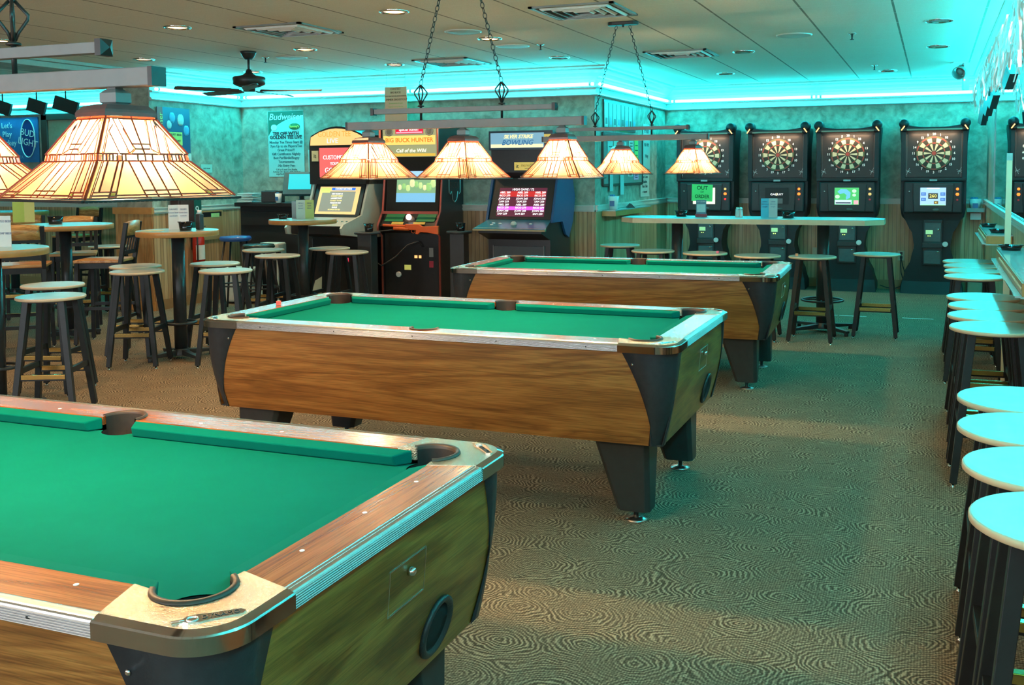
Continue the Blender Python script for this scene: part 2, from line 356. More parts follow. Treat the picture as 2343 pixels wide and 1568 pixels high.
# ---------------------------------------------------------------- room shell
XL, XR, YF, YB, YA, XS = -14.4, 0.6, -3.8, 13.6, 10.5, -3.45
b = MB(); b.box(((XL+XR)/2, (YF+YB)/2, -0.05), (XR-XL+0.4, YB-YF+0.4, 0.1)); struct('floor', b, CARPET)
b = MB(); b.box(((XL+XR)/2, (YF+YB)/2, CEIL+0.05), (XR-XL+0.4, YB-YF+0.4, 0.1)); struct('ceiling', b, CEILM)
RAILZ = 1.10
TRIMN = [0]
def wall(name, p0, p1, th=0.12, rail=True, lower=WAINSCOT):
    # the room lies to the right of p0 -> p1
    p0, p1 = Vector((*p0, 0)), Vector((*p1, 0)); d = (p1-p0).normalized(); n = Vector((d.y, -d.x, 0))
    def seg(mb, z0, z1, a, c, e0=0.0, e1=0.0):
        q = [p0-n*a-d*e0, p1-n*a+d*e1, p1+n*c+d*e1, p0+n*c-d*e0]
        mb.prism([(v.x, v.y) for v in q], z0, z1)
    mb = MB(); seg(mb, 0, CEIL, th, 0)
    if rail: mb.m(1); seg(mb, 0, RAILZ, -0.0005, 0.012)
    struct(name, mb, [WALLPAPER, lower])
    if rail:
        t = MB()
        for z0, z1, c in ((1.085, 1.10, 0.022), (1.10, 1.115, 0.035), (1.115, 1.145, 0.025), (1.145, 1.155, 0.04)): seg(t, z0, z1, -0.001, c)
        TRIMN[0] += 1; struct('trim_%d' % TRIMN[0], t, TRIMW)
        t = MB(); seg(t, 0, 0.10, -0.0125, 0.024); seg(t, 0.10, 0.115, -0.0125, 0.018)
        struct('baseboard_'+name[5:], t, mat('oak_baseboard', (0.36, 0.2, 0.09), 0.4))
wall('wall_back', (XS, YB), (XR, YB))
wall('wall_right', (XR, YB), (XR, YF))
wall('wall_side', (XS, YA+0.002), (XS, YB))
wall('wall_middle', (-8.1, YA), (XS-0.0005, YA))
wall('wall_left', (-8.1, 8.9), (-8.1, YA), th=0.5)
wall('wall_rear', (XL, YA), (-8.6, YA))
wall('wall_outer', (XL, YF), (XL, YA))
# front wall with three window openings, behind the camera
mb = MB()
xs = [XL, -7.95, -6.05, -4.95, -3.05, -1.95, -0.05, XR]
for i in range(7):
    cx, w = (xs[i]+xs[i+1])/2, xs[i+1]-xs[i]
    if i % 2 == 0: mb.box((cx, YF-0.06, CEIL/2), (w, 0.12, CEIL))
    else:
        mb.box((cx, YF-0.06, 0.45), (w, 0.12, 0.9)); mb.box((cx, YF-0.06, 2.53), (w, 0.12, 0.26))
struct('wall_front', mb, WALLPAPER)
for i in (1, 3, 5):
    cx, w = (xs[i]+xs[i+1])/2, xs[i+1]-xs[i]
    mb = MB()
    for z in (0.92, 2.38): mb.box((cx, YF-0.06, z), (w, 0.08, 0.05))
    for x in (cx-w/2+0.02, cx, cx+w/2-0.02): mb.box((x, YF-0.06, 1.65), (0.05, 0.07, 1.42))
    mb.m(1).box((cx, YF-0.06, 1.65), (w-0.05, 0.008, 1.42))
    struct('window_%d' % (i//2+1), mb, [TRIMW, mat('window_glass', (0.95, 0.97, 1.0), 0.02, trans=1.0, noise=0)])
# end face of the left wall: pillar cladding (oak panelling, wallpaper above)
mb = MB(); mb.box((-8.36, 8.893, 0.55), (0.52, 0.014, 1.10)); mb.m(1).box((-8.36, 8.885, 1.12), (0.56, 0.035, 0.075)).box((-8.36, 8.888, 0.05), (0.54, 0.024, 0.1))
struct('trim_10', mb, [wood('oak_panel', (0.50, 0.25, 0.09), (0.62, 0.34, 0.14), (0.68, 0.42, 0.2), axis=2, across=16, along=1.2), OAKEDGE])
# header beam running forward from the pillar
mb = MB(); mb.box((-8.36, 2.55, 2.62), (0.5, 12.7, 0.08)); mb.m(1).box((-8.085, 2.55, 2.60), (0.05, 12.7, 0.05)).box((-8.06, 2.55, 2.643), (0.10, 12.7, 0.03))
struct('trim_11', mb, [WALLPAPER, mat('beam_trim', (0.4, 0.42, 0.36), 0.4)])

# ---------------------------------------------------------------- crown moulding and neon cove
PROF = [(0, 2.345), (0.035, 2.345), (0.046, 2.357), (0.036, 2.372), (0.016, 2.382), (0.016, 2.432), (0.05, 2.436), (0.055, 2.444), (0.05, 2.452), (0.016, 2.456), (0.016, 2.512),
        (0.046, 2.522), (0.05, 2.540), (0.072, 2.552), (0.098, 2.585), (0.138, 2.612), (0.15, 2.630), (0.172, 2.640), (0.178, 2.6595), (0, 2.6595)]
def miter(path, dist):
    P = [Vector((*p, 0)) for p in path]; out = []
    for i, p in enumerate(P):
        ns = []
        if i > 0: d = (P[i]-P[i-1]).normalized(); ns.append(Vector((d.y, -d.x, 0)))
        if i < len(P)-1: d = (P[i+1]-P[i]).normalized(); ns.append(Vector((d.y, -d.x, 0)))
        m = ns[0] if len(ns) == 1 else (ns[0]+ns[1])/(1+ns[0].dot(ns[1]))
        out.append(p+m*dist)
    return out
def cornice(path):
    mb = MB(); rows = [[None]*len(PROF) for _ in path]
    for j, (d, z) in enumerate(PROF):
        for i, q in enumerate(miter(path, d+0.001)): rows[i][j] = (q.x, q.y, z)
    V = mb.grid(rows, True, False); mb.cap(V[0]); mb.cap(V[-1], True)
    TRIMN[0] += 1; struct('trim_%d' % TRIMN[0], mb, CROWNM)
MAINP = [(-8.1, 8.9), (-8.1, YA), (XS, YA), (XS, YB), (XR, YB), (XR, YF+0.05)]
LEFTP = [(XL+0.02, YA), (-8.62, YA)]
cornice(MAINP); TRIMN[0] = 11; cornice(LEFTP)
ND = 0.072; NZ = 2.466
def neon(a, c, label):
    mb = MB(); a, c = Vector((*a, NZ)), Vector((*c, NZ)); mb.tube([a, c], 0.017, 8)
    t = obj('neon_tube', mb, TUBE); tag(t, label, 'neon tube', 'cyan neon tubes along the crown moulding'); 
    d = (c-a).normalized()
    L = (c-a).length; k = 1
    n = Vector((d.y, -d.x, 0))
    for i in range(k+1):
        h = MB(); p = a+d*(0.04+(L-0.08)*i/k); h.beam(p-n*0.055, p, 0.008, 0.02); h.tube([p-d*0.012, p+d*0.012], 0.0195, 8)
        obj('tube_holder', h, WHITEPLATE, t)
    return t
def neon_run(path, labels):
    q = miter(path, ND)
    k = 0
    for i in range(len(q)-1):
        a, c = q[i], q[i+1]; d = (c-a).normalized(); L = (c-a).length
        n = labels[i][0]
        for j in range(n):
            s, e = a+d*(0.03+(L-0.06)*j/n), a+d*(0.03+(L-0.06)*(j+1)/n - 0.03)
            neon((s.x, s.y), (e.x, e.y), labels[i][1+j])
neon_run(MAINP, [(1, 'cyan neon tube above the football poster on the left wall'),
    (2, 'cyan neon tube above the golf poster, left half of the arcade wall', 'cyan neon tube above the bowling arcade machine, right half of the arcade wall'),
    (1, 'cyan neon tube on the short wall above the bulletin board'),
    (2, 'cyan neon tube above the two left dart machines', 'cyan neon tube above the two right dart machines'),
    (6, 'cyan neon tube above the far end of the mirror, nearest the dart wall', 'cyan neon tube above the mirror behind the tinsel', 'cyan neon tube above the mirror at the right edge of the photo',
     'cyan neon tube above the stools nearest the camera', 'cyan neon tube on the right wall beside the camera', 'cyan neon tube on the right wall behind the camera')])
neon_run(LEFTP, [(2, 'cyan neon tube at the far left above the beer poster', 'cyan neon tube above the framed jersey')])

# ---------------------------------------------------------------- pool table
HX, HY, TOP, BED = 1.2209, 0.6035, 0.81, 0.772
CL, CS = 0.251, 0.212
def arc(c, r, a0, a1, n):
    return [(c[0]+r*math.cos(math.radians(a0+(a1-a0)*i/n)), c[1]+r*math.sin(math.radians(a0+(a1-a0)*i/n))) for i in range(n+1)]
PC = (HX-0.172, HY-0.158); PR = 0.064          # corner pocket
SP = (0.0, HY-0.120); SR = 0.060               # side pocket
def sym(poly, sx, sy):
    q = [(x*sx, y*sy) for x, y in poly]
    return q if sx*sy > 0 else q[::-1]
def cabinet_pt(side, s, t, out=0.0):
    """a point on the slanted cabinet side; s = distance along, t = 0 top .. 1 bottom"""
    inset = 0.018 + 0.062*t - 0.014*math.sin(PI*t) - out
    z = 0.772 - (0.772-0.365)*t
    return inset, z
def edgeline(t): return 0.115 + 0.118*(1-t)**2.0
def make_table():
    root = thing('pool_table', 'x', 'pool table')
    # cabinet sides
    NT = 10
    for sy in (-1, 1):
        mb = MB(); rows = []
        for i in range(NT+1):
            t = i/NT; ins, z = cabinet_pt(0, 0, t); x0 = HX - edgeline(t)
            rows.append([(-x0+2*x0*k/6, sy*(HY-ins), z) for k in range(7)])
        mb.grid(rows, smooth=True)
        obj('side_panel', mb, VENEER, root)
    for sx in (-1, 1):
        mb = MB(); rows = []
        for i in range(NT+1):
            t = i/NT; ins, z = cabinet_pt(0, 0, t); y0 = HY - edgeline(t)*0.72
            rows.append([(sx*(HX-ins), -y0+2*y0*k/6, z) for k in range(7)])
        mb.grid(rows, smooth=True)
        e = obj('end_panel', mb, VENEER_Y, root)
        if sx > 0:
            X0 = HX-0.035
            g = MB()
            for (y0, z0), (y1, z1) in (((-0.03, 0.60), (0.13, 0.60)), ((-0.03, 0.70), (0.13, 0.70)), ((-0.03, 0.60), (-0.03, 0.70)), ((0.13, 0.60), (0.13, 0.70))):
                def px(z): return HX-cabinet_pt(0, 0, (0.772-z)/0.407)[0]+0.001
                g.beam((px(z0), y0, z0), (px(z1), y1, z1), 0.0016, 0.0016)
            obj('access_door_trim', g, BRUSHED, root)
            g = MB(); R = Matrix.Rotation(PI/2, 3, 'Y')
            def put(prof, yy, zz, m):
                mb = MB(); mb.lathe(prof, seg=28)
                for v in mb.bm.verts: v.co = Vector((HX-cabinet_pt(0, 0, (0.772-zz-v.co.y)/0.407)[0]+v.co.z, yy+v.co.x, zz+v.co.y))
                return mb, m
            mb, m = put([(0.010, 0), (0.010, 0.006), (0.008, 0.014), (0.004, 0.016)], 0.055, 0.672, CHROME); obj('lock', mb, m, root)
            mb, m = put([(0.074, 0), (0.074, 0.008), (0.067, 0.012), (0.060, 0.010), (0.056, 0.001)], 0.232, 0.466, BLACKPL)
            mb.bm.faces.ensure_lookup_table(); ring = obj('ball_return', mb, m, root)
            mb, m = put([(0.058, 0.002), (0.03, 0.002), (0.002, 0.002)], 0.232, 0.466, mat('hole_black', (0.004, 0.004, 0.004), 0.9)); obj('return_opening', mb, m, ring)
    mb = MB(); q = [(x*(HX-0.10), y*(HY-0.10)) for x, y in ((-1, -1), (1, -1), (1, 1), (-1, 1))]
    mb.prism(q, 0.37, 0.70); obj('frame', mb, TABLEBLACK, root)
    mb = MB(); mb.prism([(x*(HX-0.085), y*(HY-0.085)) for x, y in ((-1, -1), (1, -1), (1, 1), (-1, 1))], 0.364, 0.372); obj('bottom_board', mb, TABLEBLACK, root)
    for sx in (-1, 1):
        for sy in (-1, 1):
            mb = MB(); rows = []
            for i in range(NT+1):
                t = i/NT; ins, z = cabinet_pt(0, 0, t, 0.004); e = edgeline(t)+0.002; es = edgeline(t)*0.72+0.002
                r = 0.10-0.04*t; X, Y = HX-ins, HY-ins
                row = [(HX-e, Y-0.006), (HX-e, Y)] + arc((X-r, Y-r), r, 90, 0, 8) + [(X, HY-es), (X-0.006, HY-es)]
                rows.append([(x*sx, y*sy, z) for x, y in row])
            mb.grid(rows, smooth=True); 
            c = obj('corner_guard', mb, TABLEBLACK, root, weld=False)
            s = MB(); s.lathe([(0.006, 0), (0.006, 0.002), (0.003, 0.004)], seg=10)
            ii, zz = cabinet_pt(0, 0, 0.12, 0.004)
            for v in s.bm.verts: v.co = Vector((sx*(HX-0.19)+v.co.x, sy*(HY-ii+v.co.z), zz+v.co.y))
            obj('screw', s, CHROME, c)
            # leg
            mb = MB()
            lx, ly = sx*(HX-0.222), sy*(HY-0.19)
            def ring(cx, cy, wx, wy, z, ch=0.02):
                a, b2 = wx/2, wy/2
                return [(cx+x, cy+y, z) for x, y in ((-a+ch, -b2), (a-ch, -b2), (a, -b2+ch), (a, b2-ch), (a-ch, b2), (-a+ch, b2), (-a, b2-ch), (-a, -b2+ch))]
            V = mb.grid([ring(lx-sx*0.052, ly-sy*0.02, 0.25, 0.19, 0.366), ring(lx, ly, 0.15, 0.12, 0.052)], True, False); mb.cap(V[0]); mb.cap(V[1])
            lg = obj('leg', mb, BLACKMETAL, root, bevel=0.004)
            mb = MB(); mb.lathe([(0.05, 0), (0.05, 0.005), (0.02, 0.012), (0.012, 0.014), (0.012, 0.053)], (lx, ly, 0), 24); obj('leveling_foot', mb, BRUSHED, lg)
    # bed cloth with the pocket mouths bitten out
    ix, iy = HX-0.150, HY-0.150
    quad = []
    cx, cy, r = PC[0], PC[1], PR
    # intersections of pocket circle with bed rectangle
    def cc(sx, sy):
        k = [(ix, iy-0.10)] + arc((cx, cy), r, -58, -212, 10) + [(ix-0.10, iy)]
        k = [(min(x, ix) if i in (0,) else x, y) for i, (x, y) in enumerate(k)]
        return k
    corner = [(ix, cy-0.085)] + [p for p in arc((cx, cy), r, -60, -210, 12)] + [(cx-0.085, iy)]
    sidep = [(SR*math.cos(math.radians(a)), SP[1]+SR*math.sin(math.radians(a))) for a in range(-20, -161, -14)]
    top = corner + [(SR+0.012, iy)] + sidep + [(-SR-0.012, iy)]
    left = [(-x, y) for x, y in corner][::-1]
    half = top + left
    full = half + [(-x, -y) for x, y in half]
    mb = MB(); mb.face([(x, y, BED) for x, y in full]); 
    mb.face([(x, y, BED-0.02) for x, y in full][::-1])
    tri(mb.bm)
    obj('bed_cloth', mb, FELT, root)
    # rails
    wi, wo = 0.135, 0.028       # inner edge of the wood, outer edge (trim starts)
    for sy in (-1, 1):
        x0, xi = HX-CL+0.002, HX-0.283+0.002
        bite = [(SR*1.06*math.cos(math.radians(a)), SP[1]+SR*1.06*math.sin(math.radians(a))) for a in range(-12, 193, 12)]
        yi = HY-wi
        poly = [(-x0, HY-wo), (x0, HY-wo)][::-1] + [(-xi, yi)] + [(x, y) for x, y in bite[::-1] if y > yi] + [(xi, yi)]
        mb = MB(); q = [(x, y*sy) for x, y in poly]; mb.prism(q, 0.785, TOP); tri(mb.bm)
        obj('side_rail', mb, RAILWOOD, root)
        mb = MB(); x1 = HX-CL+0.001
        pr = [(0.0285, TOP-0.0005), (0.022, TOP+0.001), (0.018, TOP-0.0005), (0.014, TOP+0.0005), (0.010, TOP-0.001), (0.006, TOP-0.0015), (0.003, TOP-0.004), (0.0015, TOP-0.007)]
        z = TOP-0.0075
        for k in range(6): pr += [(0.0028, z), (0.0008, z-0.0010), (0.0, z-0.0022), (0.0008, z-0.0034), (0.0028, z-0.0044)]; z -= 0.0046
        pr += [(0.004, z), (0.02, z), (0.0285, z)]
        V = mb.grid([[(x, sy*(HY-d), zz) for d, zz in pr] for x in (-x1, x1)], True, False); mb.cap(V[0]); mb.cap(V[1])
        tr = obj('rail_trim', mb, TRIMAL, root)
        s = MB()
        for k in range(5):
            x = -x1+0.14+(2*x1-0.28)*k/4; s.sphere((x, sy*(HY-0.0006), TOP-0.0195), 0.0032, 10, (1, 0.4, 1))
        obj('trim_screw', s, DARKSTEEL, tr)
        for k in range(6):
            x = (-0.84, -0.55, -0.27, 0.27, 0.55, 0.84)[k]
            s = MB(); s.lathe([(0.0052, 0), (0.0052, 0.0008)], (x, sy*(HY-0.098), TOP), 14); obj('sight', s, WHITEPLATE, root)
        # side pocket liner
        mb = MB(); prof = [(SR*1.0, 0.778), (SR*1.0, TOP+0.002), (SR*1.03, TOP+0.006), (SR*1.14, TOP+0.006), (SR*1.17, TOP+0.001)]
        rows = []
        for a in range(-14, 195, 11):
            rows.append([(rr*math.cos(math.radians(a)), sy*(SP[1]+rr*math.sin(math.radians(a))), zz) for rr, zz in prof])
        mb.grid(rows); pk = obj('side_pocket', mb, RUBBER, root)
        mb = MB(); mb.lathe([(0.002, 0.665), (SR*0.98, 0.67), (SR*0.995, BED-0.002)], (0, sy*SP[1], 0), 26, capt=False, capb=False)
        rows = [[(SR*0.995*math.cos(math.radians(a)), sy*(SP[1]+SR*0.995*math.sin(math.radians(a))), zz) for zz in (0.70, 0.808)] for a in range(-14, 195, 11)]
        mb.grid(rows); obj('pocket_cup', mb, DARKPOCKET, pk)
        # cushions: two per long side
        for sx in (-1, 1):
            mb = MB(); ca = (0.0665, HX-0.245); 
            def sect(xa, xb): return None
            n0, n1, bk0, bk1 = 0.088, HX-0.272, 0.062, HX-0.238
            yb, yn = HY-wi, HY-0.182
            A = [(bk0, yb, TOP-0.001), (n0, yn, TOP-0.008), (n0-0.004, yn+0.010, BED+0.001), (bk0, yb, BED+0.001)]
            B = [(bk1, yb, TOP-0.001), (n1, yn, TOP-0.008), (n1+0.004, yn+0.010, BED+0.001), (bk1, yb, BED+0.001)]
            # softly rounded nose tips
            V = mb.grid([[(sx*x, sy*y, z) for x, y, z in A], [(sx*x, sy*y, z) for x, y, z in B]], True, False); mb.cap(V[0]); mb.cap(V[1])
            obj('cushion', mb, FELT, root, bevel=0.004, seg=2)
    for sx in (-1, 1):
        y0, yi = HY-CS+0.002, HY-0.249+0.002
        poly = [(sx*(HX-wo), -y0), (sx*(HX-wo), y0), (sx*(HX-wi), yi), (sx*(HX-wi), -yi)]
        mb = MB(); mb.prism(poly, 0.785, TOP); obj('end_rail', mb, RAILWOOD_Y, root)
        mb = MB(); y1 = HY-CS+0.001
        V = mb.grid([[(sx*(HX-d), y, zz) for d, zz in pr] for y in (-y1, y1)], True, False); mb.cap(V[0]); mb.cap(V[1])
        obj('rail_trim', mb, TRIMAL, root)
        for y in (-0.23, 0.0, 0.23):
            s = MB(); s.lathe([(0.0052, 0), (0.0052, 0.0008)], (sx*(HX-0.098), y, TOP), 14); obj('sight', s, WHITEPLATE, root)
        n1, bk1 = HY-0.262, HY-0.225
        mb = MB(); xb, xn = HX-wi, HX-0.182
        A = [(xb, -bk1, TOP-0.001), (xn, -n1, TOP-0.008), (xn+0.010, -n1-0.004, BED+0.001), (xb, -bk1, BED+0.001)]
        B = [(x, -y, z) for x, y, z in A]
        V = mb.grid([[(sx*x, y, z) for x, y, z in A], [(sx*x, y, z) for x, y, z in B]], True, False); mb.cap(V[0]); mb.cap(V[1])
        obj('cushion', mb, FELT, root, bevel=0.004, seg=2)
        for sy in (-1, 1):
            # corner casting
            R = 0.10
            outer = [(HX-CL, HY)] + arc((HX-R, HY-R), R, 90, 0, 12) + [(HX, HY-CS)]
            outb = [(HX-CL, HY-0.018)] + arc((HX-R, HY-R), R-0.018, 90, 0, 12) + [(HX-0.018, HY-CS)]
            pk = arc(PC, PR*1.08, -62, 152, 14)
            inner = [(HX-0.136, HY-0.249)] + pk + [(HX-0.283, HY-0.134)]
            mb = MB(); f3 = lambda L, z: [(x*sx, y*sy, z) for x, y in L]
            outm = [(HX-CL, HY-0.0025)] + arc((HX-R, HY-R), R-0.0025, 90, 0, 12) + [(HX-0.0025, HY-CS)]
            mb.m(1); mb.grid([f3(outer, TOP-0.036), f3(outer, TOP-0.0065)], smooth=True); mb.grid([f3(outer, TOP-0.0065), f3(outm, TOP-0.0035)], smooth=True); mb.grid([f3(outm, TOP-0.0035), f3(outb, TOP+0.002)], smooth=True)
            mb.m(1); mb.grid([f3([(HX-CL, HY-0.028), (HX-CL, HY), (HX-CL, HY)], TOP-0.036), f3([(HX-CL, HY-0.028), (HX-CL, HY), (HX-CL, HY-0.018)], TOP-0.006)], smooth=False)
            mb.m(0); mb.face(f3(outb[::-1] + [(HX-0.283, HY-0.134)] + pk[::-1] + [(HX-0.136, HY-0.249)][::1] if False else outb + inner, TOP+0.002))
            tri(mb.bm)
            # thickness edge around the plate
            loop = [(HX-0.018, HY-CS)] + inner + [(HX-CL, HY-0.018)]
            mb.m(0); mb.grid([f3(loop, TOP+0.002), f3(loop, TOP-0.03)], smooth=False)
            cst = obj('corner_casting', mb, [HAMMER, CASTCHROME], root, weld=False)
            # name plate
            pl = MB(); cx0, cy0 = sx*(HX-0.068), sy*(HY-0.068)
            a0 = math.radians(45*(1 if sx*sy < 0 else -1))
            bx = lambda u, v: (cx0+1.25*(u*math.cos(a0)-v*math.sin(a0)), cy0+1.25*(u*math.sin(a0)+v*math.cos(a0)))
            rim = [(-0.036, 0.0), (-0.026, 0.011), (-0.012, 0.013), (0.002, 0.010), (0.042, 0.008), (0.048, 0.0), (0.042, -0.008), (0.002, -0.009), (-0.012, -0.012), (-0.026, -0.009)]
            pl.prism([bx(u, v) for u, v in rim], TOP+0.002, TOP+0.0045); pl.torus((*bx(-0.02, 0), TOP+0.005), 0.009, 0.0014, seg=16, ss=6)
            pl.beam((*bx(-0.046, 0.004), TOP+0.004), (*bx(-0.028, 0.001), TOP+0.004), 0.003, 0.002); pl.beam((*bx(-0.046, -0.005), TOP+0.004), (*bx(-0.028, -0.002), TOP+0.004), 0.003, 0.002)
            em = obj('emblem', pl, CHROME, cst)
            text('emblem_lettering', 'DYNAMO', 0.0175, DARKSTEEL, cst, (*bx(0.016, 0), TOP+0.0048), (0, 0, a0 if sy < 0 else a0+PI), sx=0.8)
            # pocket liner and cup
            mb = MB(); prof = [(PR, 0.78), (PR, TOP+0.004), (PR*1.03, TOP+0.008), (PR*1.16, TOP+0.009), (PR*1.2, TOP+0.003)]
            rows = [[(sx*(PC[0]+rr*math.cos(math.radians(a))), sy*(PC[1]+rr*math.sin(math.radians(a))), zz) for rr, zz in prof] for a in range(-60, 151, 10)]
            mb.grid(rows); p = obj('corner_pocket', mb, RUBBER, root)
            mb = MB(); mb.lathe([(0.002, 0.665), (PR*0.97, 0.67), (PR*0.99, BED-0.002)], (sx*PC[0], sy*PC[1], 0), 26, capt=False, capb=False)
            rows = [[(sx*(PC[0]+PR*0.99*math.cos(math.radians(a))), sy*(PC[1]+PR*0.99*math.sin(math.radians(a))), zz) for zz in (0.70, 0.808)] for a in range(-60, 151, 10)]
            mb.grid(rows); obj('pocket_cup', mb, DARKPOCKET, p)
    return root
TB = [(-1.0207-1.2209, 1.2238+0.6035, 0.0), (-0.9736-1.2209, 4.0174+0.6035, 0.0), (-0.9728-1.2209*math.cos(0.033)-0.6035*math.sin(0.033), 6.8746+0.6035-1.2209*math.sin(0.033), 0.033)]
TL = ['nearest pool table, cropped at the lower left, green cloth with brown wood rails', 'middle one of the three green-cloth pool tables, red chalk cube on its left rail', 'farthest of the three green-cloth pool tables, in front of the long high table']
t0 = make_table(); t0.location = (TB[0][0], TB[0][1], 0); t0['label'] = TL[0]; t0['group'] = 'coin-operated pool tables in a row'
for i in (1, 2): dup(t0, (TB[i][0], TB[i][1], 0), TB[i][2], TL[i])

mb = MB(); mb.box((0, 0, 0.011), (0.022, 0.022, 0.022)); c = obj('chalk_cube', mb, mat('red_chalk_paper', (0.75, 0.12, 0.10), 0.6), loc=(-3.335, 4.60, 0.812), rz=0.3, bevel=0.001)
tag(c, 'small red cube of cue chalk on the left rail of the middle pool table', 'chalk')
k = MB(); k.lathe([(0.008, 0), (0.008, 0.001)], (0, 0, 0.0221), 12); obj('chalk_face', k, mat('chalk_blue', (0.8, 0.75, 0.7), 0.9), c)

# ---------------------------------------------------------------- stained glass billiard lights
def glass(name, col, tcol, rough=0.35):
    m = bpy.data.materials.new(name); nt, N, L, b = nodes_of(m); N.remove(b)
    out = [n for n in N if n.type == 'OUTPUT_MATERIAL'][0]
    tc = N.new('ShaderNodeTexCoord'); n = N.new('ShaderNodeTexNoise'); n.inputs['Scale'].default_value = 14; n.inputs['Detail'].default_value = 4; n.inputs['Distortion'].default_value = 1.2
    L.new(tc.outputs['Object'], n.inputs['Vector'])
    r = ramp(N, [(0.35, tuple(c*0.72 for c in tcol)), (0.7, tcol)]); L.new(n.outputs['Fac'], r.inputs[0])
    t = N.new('ShaderNodeBsdfTranslucent'); L.new(r.outputs[0], t.inputs[0])
    d = N.new('ShaderNodeBsdfDiffuse'); d.inputs[0].default_value = (*col, 1)
    g = N.new('ShaderNodeBsdfGlossy'); g.inputs['Roughness'].default_value = 0.15; g.inputs[0].default_value = (1, 1, 1, 1)
    a = N.new('ShaderNodeMixShader'); a.inputs[0].default_value = 0.25; L.new(t.outputs[0], a.inputs[1]); L.new(d.outputs[0], a.inputs[2])
    f = N.new('ShaderNodeMixShader'); f.inputs[0].default_value = 0.035; L.new(a.outputs[0], f.inputs[1]); L.new(g.outputs[0], f.inputs[2])
    L.new(f.outputs[0], out.inputs[0]); MATS[name] = m; return m
GT = 0.40
GLASS = [glass('cream_glass', (0.7, 0.6, 0.42), (0.84*GT, 0.56*GT, 0.38*GT)), glass('yellow_glass', (0.7, 0.58, 0.25), (0.78*GT, 0.58*GT, 0.28*GT)),
         glass('pink_glass', (0.7, 0.45, 0.3), (0.86*GT, 0.38*GT, 0.26*GT)), glass('green_glass', (0.15, 0.25, 0.08), (0.14*GT, 0.18*GT, 0.05*GT)),
         glass('red_glass', (0.4, 0.05, 0.03), (0.38*GT, 0.05*GT, 0.02*GT)), mat('lead_came_bloom_red', (0.30, 0.035, 0.012), 0.45, 0.3, noise=0.05)]  # red of the cames is lamp bloom painted into their base colour
def q4(b0, b1, t0, t1, lo, hi): return [(b0, lo), (b1, lo), (t1, hi), (t0, hi)]
def lower_tier():
    P = []
    X = [(0.0, 0.028, 0.0, 0.05, 1), (0.03, 0.068, 0.055, 0.105, 0), (0.068, 0.138, 0.105, 0.21, 2), (0.138, 0.178, 0.21, 0.262, 2)]
    B = 0.16
    def at(b, t, v): return b+(t-b)*v
    for b0, b1, t0, t1, c in X:
        lo = 0.0 if c == 1 else B
        P.append((c, [(at(b0, t0, lo), lo), (at(b1, t1, lo), lo), (t1, 1), (t0, 1)]))
    P.append((0, [(at(.03, .055, .07), .07), (at(.138, .21, .07), .07), (at(.138, .21, B), B), (at(.03, .055, B), B)]))
    P.append((3, [(at(.138, .21, .05), .05), (at(.178, .262, .05), .05), (at(.178, .262, B), B), (at(.138, .21, B), B)]))
    P.append((0, [(at(.03, .055, 0), 0), (at(.138, .21, 0), 0), (at(.138, .21, .07), .07), (at(.03, .055, .07), .07)]))
    P.append((4, [(.14, 0), (.176, 0), (.178, .05), (.141, .05)]))
    P.append((1, [(at(.178, .262, .075), .075), (at(.385, .315, .075), .075), (.315, 1), (.262, 1)]))
    P.append((0, [(.182, 0), (.385, 0), (at(.385, .315, .075), .075), (at(.178, .262, .075), .075)]))
    P2 = P + [(c, [(1-x, y) for x, y in q][::-1]) for c, q in P]
    C = [(.385, .315), (.462, .438), (.538, .562), (.615, .685)]
    for (b0, t0), (b1, t1) in zip(C, C[1:]):
        P2.append((0, [(at(b0, t0, .19), .19), (at(b1, t1, .19), .19), (t1, 1), (t0, 1)]))
        P2.append((0, [(at(b0, t0, .075), .075), (at(b1, t1, .075), .075), (at(b1, t1, .19), .19), (at(b0, t0, .19), .19)]))
        P2.append((0, [(b0, 0), (b1, 0), (at(b1, t1, .075), .075), (at(b0, t0, .075), .075)]))
    return P2
def upper_tier():
    P = [(1, [(0, .0), (.05, .0), (.085, 1), (0, 1)]),
         (2, [(.055, .0), (.22, .0), (.078, .62)]),
         (0, [(.225, .0), (.33, .0), (.14, .85), (.082, .64)]), (0, [(.335, .0), (.405, .14), (.225, 1), (.125, 1)]),
         (1, [(.35, .0), (.5, .0), (.5, .14), (.41, .14)]), (0, [(.41, .14), (.5, .14), (.5, .28), (.385, .28)]),
         (0, [(.385, .28), (.5, .28), (.5, 1), (.235, 1)])]
    return P + [(c, [(1-x, y) for x, y in q][::-1]) for c, q in P]
def band_tier():
    P = []; xs = [0, .05, .085, .12, .155, .2, .25, .29, .42, .5]; cs = [4, 0, 4, 1, 0, 4, 0, 0, 0]
    for a, c2, c in zip(xs, xs[1:], cs): P.append((c, [(a, 0), (c2, 0), (c2, 1), (a, 1)]))
    return P + [(c, [(1-x, y) for x, y in q][::-1]) for c, q in P]
